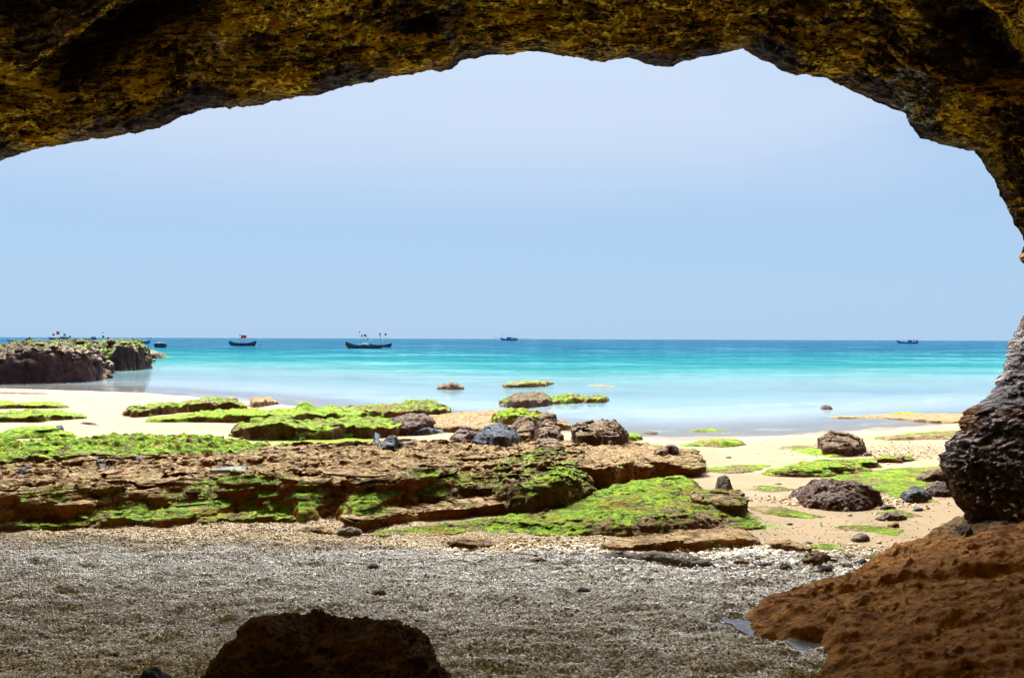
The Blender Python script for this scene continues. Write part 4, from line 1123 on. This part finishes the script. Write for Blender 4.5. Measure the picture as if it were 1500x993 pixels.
pool('tide_pool', [(158, 687), (180, 685), (196, 687), (180, 690), (160, 690)], .004, 'pool', surf, 8)


# ------------------------------------------------------------------ coral gravel
def gravel(n, name, smin, smax, region, dens, seed, base):
    rg = np.random.default_rng(seed)
    x, y = region(rg, n)
    p = dens(x, y)
    k = rg.random(len(x)) < p
    x, y = x[k], y[k]
    n = len(x)
    z = base(x, y)
    bm = bmesh.new(); bmesh.ops.create_icosphere(bm, subdivisions=1, radius=1.0)
    bm.verts.ensure_lookup_table()
    V = np.array([v.co[:] for v in bm.verts]); Fc = np.array([[v.index for v in f.verts] for f in bm.faces]); bm.free()
    s = smin + (smax - smin) * rg.random(n) ** 2.2
    sc = np.stack([s * rg.uniform(.9, 1.7, n), s * rg.uniform(.6, 1.0, n), s * rg.uniform(.4, .8, n)], -1)
    a = rg.uniform(0, 6.283, n); b = rg.normal(0, .45, n); c = rg.normal(0, .45, n)
    L = V[None] * (1 + rg.normal(0, .22, (n, len(V), 1)))
    L = L * sc[:, None, :]
    ca, sa = np.cos(a)[:, None], np.sin(a)[:, None]; cb, sb = np.cos(b)[:, None], np.sin(b)[:, None]; cc, sc_ = np.cos(c)[:, None], np.sin(c)[:, None]
    X, Y, Z = L[..., 0], L[..., 1], L[..., 2]
    Y, Z = Y * cb - Z * sb, Y * sb + Z * cb
    X, Z = X * cc + Z * sc_, -X * sc_ + Z * cc
    X, Y = X * ca - Y * sa, X * sa + Y * ca
    P = np.stack([X + x[:, None], Y + y[:, None], Z + (z + s * 0.25)[:, None]], -1).reshape(-1, 3)
    fa = (Fc[None] + (np.arange(n) * len(V))[:, None, None]).reshape(-1, 3)
    me = bpy.data.meshes.new(name)
    me.vertices.add(len(P)); me.vertices.foreach_set("co", P.astype(np.float32).ravel())
    me.loops.add(fa.size); me.loops.foreach_set("vertex_index", fa.astype(np.int32).ravel())
    me.polygons.add(len(fa)); me.polygons.foreach_set("loop_start", np.arange(0, fa.size, 3, dtype=np.int32))
    me.update(calc_edges=True)
    return me


mg, nt = mat_new('coral_gravel'); t = NT(nt)
gi = t.n('ShaderNodeNewGeometry').outputs['Random Per Island']
gc_ = t.ramp(gi, [(0.0, (0.06, 0.05, 0.04)), (0.08, (0.20, 0.15, 0.10)), (0.16, (0.48, 0.38, 0.25)), (0.34, (0.66, 0.61, 0.50)), (0.6, (0.78, 0.76, 0.70)), (0.85, (0.84, 0.84, 0.82)), (1.0, (0.68, 0.56, 0.40))])
Pg = t.pos()
gc_ = t.mix(t.math('MULTIPLY', t.rng(t.noise(Pg, 90, 3), .5, .7), .4), gc_, (0.12, 0.09, 0.06))
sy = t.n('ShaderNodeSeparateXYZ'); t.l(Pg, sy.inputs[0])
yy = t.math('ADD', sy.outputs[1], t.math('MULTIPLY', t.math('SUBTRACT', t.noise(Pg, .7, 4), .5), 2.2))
sunlit_tan = t.rng(yy, 7.9, 8.9)  # sunlit strip put into the colour: sandy tan, darkened so it won't clip
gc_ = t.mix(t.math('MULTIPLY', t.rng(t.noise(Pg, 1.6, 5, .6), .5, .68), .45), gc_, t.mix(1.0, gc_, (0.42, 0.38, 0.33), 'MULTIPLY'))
gc_ = t.mix(sunlit_tan, gc_, t.mix(1.0, gc_, (0.50, 0.40, 0.25), 'MULTIPLY'))
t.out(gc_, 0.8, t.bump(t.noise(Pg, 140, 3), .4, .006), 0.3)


def reg_main(rg, n):
    y = 4.2 + 7.2 * rg.random(n) ** 1.15
    x = (rg.random(n) * 2 - 1) * (0.72 * y + 0.5)
    return x, y


def dens_main(x, y):
    e = gravel_mask(x, y)
    cl = sstep(-.35, .2, fbm(x, y, 8.0, 1.1, 3))
    d = e * (0.62 + 0.38 * cl) + 0.05 * sstep(1.6, 0, y - 9.4)
    return np.clip(d, 0, 1)


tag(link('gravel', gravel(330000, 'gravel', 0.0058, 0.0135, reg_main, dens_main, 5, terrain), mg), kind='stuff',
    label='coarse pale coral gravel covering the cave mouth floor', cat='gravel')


def reg_patch(rg, n):
    q = [(hit(1330, 662, terrain), 2.4, 2.0, .35), (hit(1150, 825, terrain), 1.9, .75, .3), (hit(1235, 735, terrain), 1.2, .7, .25), (hit(850, 800, terrain), 2.2, .35, .2)]
    xs, ys = [], []
    for c, rx, ry, w in q:
        m = int(n * w)
        xs.append(c[0] + rg.normal(0, rx * .5, m)); ys.append(c[1] + rg.normal(0, ry * .5, m))
    return np.concatenate(xs), np.concatenate(ys)


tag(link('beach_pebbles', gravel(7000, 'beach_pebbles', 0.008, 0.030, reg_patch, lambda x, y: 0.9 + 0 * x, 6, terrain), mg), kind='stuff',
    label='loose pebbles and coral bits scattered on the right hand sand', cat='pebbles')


# ------------------------------------------------------------------ boats
def paint(name, col, rough=0.5):
    m, nt = mat_new(name); t = NT(nt); P = t.n('ShaderNodeTexCoord').outputs['Object']
    c = t.mix(t.rng(t.noise(P, 3, 5, .7), .4, .65), col, tuple(v * .6 for v in col))
    t.out(c, rough, None, .3); return m


MB = {'hull': paint('dark_hull_paint', (0.012, 0.03, 0.07)), 'hullblue': paint('blue_hull_paint', (0.02, 0.13, 0.33)), 'wood': paint('weathered_wood', (0.20, 0.15, 0.10)),
      'white': paint('white_paint', (0.68, 0.70, 0.70)), 'red': paint('red_cloth', (0.55, 0.02, 0.035)), 'black': paint('black_cloth', (0.015, 0.015, 0.02)),
      'hullgreen': paint('green_black_hull_paint', (0.018, 0.045, 0.045)), 'cyan': paint('cyan_paint', (0.05, 0.30, 0.36)), 'slate': paint('slate_hull_paint', (0.06, 0.11, 0.16))}


def bm_link(name, bm, mat, parent, loc=(0, 0, 0)):
    bmesh.ops.recalc_face_normals(bm, faces=bm.faces)
    me = bpy.data.meshes.new(name); bm.to_mesh(me); bm.free()
    return link(name, me, mat, parent, loc)


def hull_mesh(L, B, H, rise_b, rise_s, draft=0.4):
    """bow at -x, stern at +x; open hull with thickness; z=0 is the waterline"""
    bm = bmesh.new(); n = 16; ring = []
    for i in range(n + 1):
        u = i / n; x = (u - .5) * L
        wb = B / 2 * min(1, (math.sin(min(u * 1.5, 1) * math.pi / 2)) ** .8 * (1 - .35 * max(0, u - .75) / .25)) + .02
        sheer = H + rise_b * max(0, 1 - u * 2.6) ** 1.7 + rise_s * max(0, (u - .62) / .38) ** 1.6
        bx = x + L * 0.11 * (max(0, 1 - u * 3) ** 1.2) - L * 0.05 * max(0, (u - .8) / .2)     # raked ends
        row = [(x, -wb, sheer), (x + (bx - x) * .6, -wb * .86, H * .35), (bx, -wb * .35, -draft), (bx, wb * .35, -draft), (x + (bx - x) * .6, wb * .86, H * .35), (x, wb, sheer)]
        inn = [(x, wb - .08 * min(1, wb), sheer), (x, (wb - .1) * .9, sheer * .45), (x, -(wb - .1) * .9, sheer * .45), (x, -wb + .08 * min(1, wb), sheer)]
        ring.append([bm.verts.new(p) for p in row + inn])
    for i in range(n):
        for j in range(10):
            a, b = ring[i], ring[i + 1]
            bm.faces.new((a[j], a[(j + 1) % 10], b[(j + 1) % 10], b[j]))
    bm.faces.new(ring[0]); bm.faces.new(ring[-1][::-1])
    return bm


def box(bm, x0, x1, y0, y1, z0, z1):
    v = [bm.verts.new(p) for p in ((x0, y0, z0), (x1, y0, z0), (x1, y1, z0), (x0, y1, z0), (x0, y0, z1), (x1, y0, z1), (x1, y1, z1), (x0, y1, z1))]
    for f in ((3, 2, 1, 0), (4, 5, 6, 7), (0, 1, 5, 4), (1, 2, 6, 5), (2, 3, 7, 6), (3, 0, 4, 7)): bm.faces.new([v[k] for k in f])


def rod(bm, a, b, r, seg=6):
    a = Vector(a); b = Vector(b); d = (b - a).normalized()
    u = d.orthogonal().normalized(); w = d.cross(u)
    A = [bm.verts.new(a + (u * math.cos(6.2832 * i / seg) + w * math.sin(6.2832 * i / seg)) * r) for i in range(seg)]
    Bv = [bm.verts.new(b + (u * math.cos(6.2832 * i / seg) + w * math.sin(6.2832 * i / seg)) * r * .7) for i in range(seg)]
    for i in range(seg): bm.faces.new((A[i], A[(i + 1) % seg], Bv[(i + 1) % seg], Bv[i]))
    bm.faces.new(A[::-1]); bm.faces.new(Bv)


def flag_bm(w, h):
    bm = bmesh.new(); n = 8; rows = []
    for i in range(n + 1):
        u = i / n; y = .12 * w * math.sin(u * 6)
        rows.append([bm.verts.new((u * w, y + s * .01, z - h * .12 * u)) for s in (-1, 1) for z in ((0, -h) if s < 0 else (-h, 0))])
    for i in range(n):
        for j in range(4): bm.faces.new((rows[i][j], rows[i][(j + 1) % 4], rows[i + 1][(j + 1) % 4], rows[i + 1][j]))
    bm.faces.new(rows[0]); bm.faces.new(rows[-1][::-1])
    return bm


def boat(label, px0, px1, pyw, hull, H=.55, rb=.6, rs=.5, B=None, flags=(), poles=(), cabin=(), extras=None, group='fishing boats at anchor', name='fishing_boat', rz=0, flip=False):
    """pyw: waterline row; size and distance follow from it. flags: (u, top px above waterline, lean, colour, size)"""
    pxm = (px0 + px1) / 2
    d = ray(pxm, pyw); Y = CAMZ / -d[2]
    m = Y / F                               # metres per photo pixel
    L = (px1 - px0) * m
    if B is None: B = L * .26
    root = bpy.data.objects.new(name, None); COL.objects.link(root)
    root.location = (d[0] * Y, Y, 0); root.rotation_euler = (0, 0, rz + math.atan2(-d[0], 1) * 1.0 + (math.pi if flip else 0))
    tag(root, label, 'boat', group)
    H *= L / 9; rb *= L / 9; rs *= L / 9
    bm_link('hull', hull_mesh(L, B, H, rb, rs), MB[hull], root)
    for u in (-.28, -.05, .2):
        bm = bmesh.new(); box(bm, u * L, u * L + .3 * L / 9, -B * .4, B * .4, H * .55, H * .68)
        bm_link('thwart', bm, MB['wood'], root)
    k = L / 9
    for (u0, u1, z0, z1, mt) in cabin:
        bm = bmesh.new(); box(bm, u0 * L, u1 * L, -B * .3, B * .3, z0 * m, z1 * m * .85)
        c = bm_link('cabin', bm, MB[mt], root)
        bm = bmesh.new(); box(bm, (u0 - .02) * L, (u1 + .02) * L, -B * .36, B * .36, z1 * m * .85 + .002, z1 * m)
        bm_link('roof', bm, MB['white'], c)
        nw = max(2, int((u1 - u0) * L / 1.2))
        for q in range(nw):
            a = u0 * L + (q + .2) * (u1 - u0) * L / nw
            for sg in (-1, 1):
                ya = sg * B * .3; bm = bmesh.new()
                box(bm, a, a + .55 * (u1 - u0) * L / nw, min(ya, ya + sg * .02), max(ya, ya + sg * .02), (z0 + (z1 - z0) * .42) * m, (z0 + (z1 - z0) * .66) * m)
                bm_link('window', bm, MB['black'], c)
    for (u, top, lean, colr, sz) in flags:
        bm = bmesh.new(); rod(bm, (0, 0, 0), (lean * m, 0, top * m - H * .4), max(.035, .10 * m))
        mst = bm_link('mast', bm, MB['wood'], root, (u * L, 0, H * .4))
        f = bm_link('flag', flag_bm(sz * m * 1.1, sz * m * 1.3), MB[colr], mst, (lean * m, 0, top * m - H * .4))
    for (u0, z0, u1, z1) in poles:
        bm = bmesh.new(); rod(bm, (u0 * L, 0, z0 * m), (u1 * L, 0, z1 * m), max(.03, .11 * m))
        bm_link('pole', bm, MB['wood'], root)
    if extras: extras(root, L, B, H, m)
    return root


boat('long dark boat flying two red flags at midships on the open water', 336.5, 374.5, 506.7, 'hull', H=1.0, rb=.8, rs=.8,
     flags=((-.08, 17, -1.5, 'black', 1.2), (-.07, 16, 0.3, 'red', 3.6), (-.03, 16, 2.6, 'red', 3.4)), poles=((-.4, 5, -.4, 14), (.05, 3, .35, 6)))


def dinghy_extra(root, L, B, H, m):
    bm = bmesh.new(); box(bm, L * .38, L * .5, -.12, .12, .0, .75)
    bm_link('outboard_motor', bm, MB['black'], root)


boat('tiny white dinghy trailing at the stern of the red flagged boat', 373, 382, 507.6, 'white', H=.9, rb=.5, rs=.2, extras=dinghy_extra, group='small tenders', name='dinghy')
boat('long green black boat with bundled flag poles, nearer of two moored side by side', 506.5, 561, 510.3, 'hullgreen', H=.75, rb=.95, rs=.2,
     flags=((-.07, 25, -4, 'black', 1.3), (-.06, 20, -1.5, 'cyan', 2.2), (-.02, 21, 0.5, 'black', 2.4), (0.0, 19, 2.2, 'red', 1.4), (.02, 15, 3, 'black', 1.4)), poles=((-.1, 7, .08, 8.5), (.25, 4, .26, 16)),
     cabin=((-.06, .06, 3, 7, 'cyan'),))
boat('dark boat half hidden behind the green black one, two leaning flagged poles at its middle', 541, 573.5, 508.6, 'hull', H=1.0, rb=.5, rs=.8,
     flags=((.02, 20.5, -2.6, 'black', 2.0), (.04, 17, -1.6, 'black', 1.2), (.08, 20.5, 3.8, 'black', 2.2)), poles=((-.2, 4, -.18, 13), (.3, 3, .42, 6)))


def trawler_extra(root, L, B, H, m):
    bm = bmesh.new()
    for u in (-.42, -.3, .2, .42): rod(bm, (u * L, 0, 2 * m), (u * L, 0, 9 * m), .13)
    rod(bm, (-.42 * L, 0, 9 * m), (.42 * L, 0, 9 * m), .12); rod(bm, (0, 0, 4 * m), (0, 0, 10.2 * m), .2)
    bm_link('gantry', bm, MB['slate'], root)
    bm = bmesh.new(); rod(bm, (-.45 * L, 0, 3.4 * m), (-.98 * L, 0, 5.2 * m), .3); bm_link('outrigger', bm, MB['slate'], root)
    bm = bmesh.new(); rod(bm, (.48 * L, 0, 3 * m), (1.15 * L, 0, 3.6 * m), .3); bm_link('outrigger', bm, MB['slate'], root)


boat('blue fishing trawler with outrigger booms on the horizon near the middle', 733, 758.5, 498.9, 'hullblue', H=.9, rb=.7, rs=.25,
     cabin=((-.14, .12, 1.5, 5.6, 'hullblue'), (.14, .40, 2, 5, 'white')), extras=trawler_extra, group='fishing boats under way')
boat('small blue boat with a white wheelhouse far off at the right', 1315, 1344, 503.3, 'hullblue', H=.65, rb=1.1, rs=.6,
     cabin=((.02, .2, 1.2, 6, 'hullblue'), (.24, .46, 1.2, 6.4, 'white')), group='fishing boats under way')
boat('low slate boat with a kicked up stern above the far left of the reef', 12.5, 42, 499.8, 'slate', H=.45, rb=.25, rs=1.7)
boat('pale boat flying red and dark flags behind the crest of the left reef', 73, 99, 497.6, 'slate', H=.9, rb=.5, rs=.5,
     flags=((-.15, 12.5, 1, 'red', 3.6), (-.3, 9, 0, 'black', 2.2), (.2, 9, 1, 'black', 2.4), (.4, 6, 3, 'black', 2)), cabin=((.05, .4, 1.5, 5.0, 'hullblue'),))
boat('small blue cabined boat behind the crest of the left reef', 126, 141, 498.0, 'slate', H=.9, rb=.6, rs=.4, cabin=((0, .4, 1.2, 5.2, 'hullblue'),), poles=((-.45, 1, -.45, 3.5),))
boat('boat hidden by the reef crest, only its poles and flags show', 143, 163, 502.5, 'hull', H=.6, rb=.5, rs=.4,
     flags=((-.16, 16.5, .5, 'black', 1.2), (-.15, 11, .3, 'black', 2.2), (.14, 9, .8, 'red', 2.2)))
boat('blue and white boat bristling with short poles just right of the reef crest', 191, 219, 503.6, 'hullblue', H=1.0, rb=.4, rs=.9,
     flags=((-.4, 8.5, 0, 'black', 1.1), (-.16, 8.5, 0, 'black', 1.1), (.08, 8.5, 0, 'black', 1.2), (.34, 9, 0, 'black', 1.4), (.44, 9, 1, 'black', 1.2)), cabin=((.1, .34, 2, 6, 'white'),))
boat('short dark hull seen nearly end on off the tip of the reef', 224, 244, 509.0, 'hull', H=2.4, rb=.3, rs=.3, B=2.4, rz=R(40), cabin=((-.2, .25, 3, 7.5, 'hull'),))

# ------------------------------------------------------------------ light
SUN_EL, SUN_AZ = R(58), R(-20)
sun_d = bpy.data.lights.new('sun', 'SUN'); sun_d.energy = 2.0; sun_d.angle = R(0.53); sun_d.color = (1.0, 0.95, 0.86)
sun = bpy.data.objects.new('sun', sun_d); COL.objects.link(sun)
sd = Vector((math.sin(SUN_AZ) * math.cos(SUN_EL), math.cos(SUN_AZ) * math.cos(SUN_EL), math.sin(SUN_EL)))
sun.rotation_euler = sd.to_track_quat('Z', 'Y').to_euler(); sun.location = (0, 0, 60)

wd = bpy.data.worlds.new("World"); SC.world = wd; wd.use_nodes = True
t = NT(wd.node_tree); wd.node_tree.nodes.clear()
sky = t.n('ShaderNodeTexSky', sky_type='NISHITA'); sky.sun_disc = False; sky.sun_elevation = SUN_EL; sky.sun_rotation = SUN_AZ
sky.air_density = 1.2; sky.dust_density = 1.0; sky.ozone_density = 2.5
tc = t.n('ShaderNodeTexCoord').outputs['Generated']
sx = t.n('ShaderNodeSeparateXYZ'); t.l(tc, sx.inputs[0])
# thin high haze: evens the blue out and carries a pale veil of cloud
veil_blue = t.ramp(t.math('MAXIMUM', sx.outputs[2], 0.0), [(0.0, (1.17, 1.72, 2.38)), (0.25, (1.10, 1.63, 2.36)), (0.42, (1.5, 2.1, 3.0)), (0.5, (3.5, 4.2, 5.4)), (0.6, (4.0, 4.9, 6.6)), (1.0, (3.6, 4.6, 7.0))])  # stops above the view are raised to fill the shaded cave
hz = t.mix(0.98, sky.outputs[0], veil_blue)
mp = t.n('ShaderNodeMapping'); t.l(tc, mp.inputs[0]); mp.inputs['Scale'].default_value = (1.0, 1.0, 2.2); mp.inputs['Location'].default_value = (0.35, 0, 0.1)
cl = t.noise(mp.outputs[0], 1.5, 4, .5, .3)
band = t.math('MULTIPLY', t.rng(sx.outputs[2], .12, .27), t.rng(cl, .36, .60))
hz = t.mix(t.math('MULTIPLY', band, .8), hz, (1.86, 2.14, 2.64))
# glow added round the sun, above the view, to light the shaded cave floor
dp = t.n('ShaderNodeVectorMath', operation='DOT_PRODUCT'); t.l(tc, dp.inputs[0]); dp.inputs[1].default_value = tuple(sd)
fill_glow = t.math('MULTIPLY', t.math('POWER', t.math('MAXIMUM', dp.outputs['Value'], 0.0), 9.0), t.rng(sx.outputs[2], .42, .62))
hz = t.mix(1.0, hz, t.mix(fill_glow, (0, 0, 0), (111, 115, 120)), 'ADD')
bg = t.n('ShaderNodeBackground'); t.l(hz, bg.inputs[0]); bg.inputs[1].default_value = 0.1
wo = t.n('ShaderNodeOutputWorld'); t.l(bg.outputs[0], wo.inputs[0])

SC.view_settings.view_transform = 'Standard'; SC.view_settings.look = 'None'; SC.view_settings.gamma = 1.0
SC.view_settings.exposure = 1.85
SC.cycles.max_bounces = 8; SC.cycles.diffuse_bounces = 5; SC.cycles.transparent_max_bounces = 8
SC.cycles.use_denoising = True
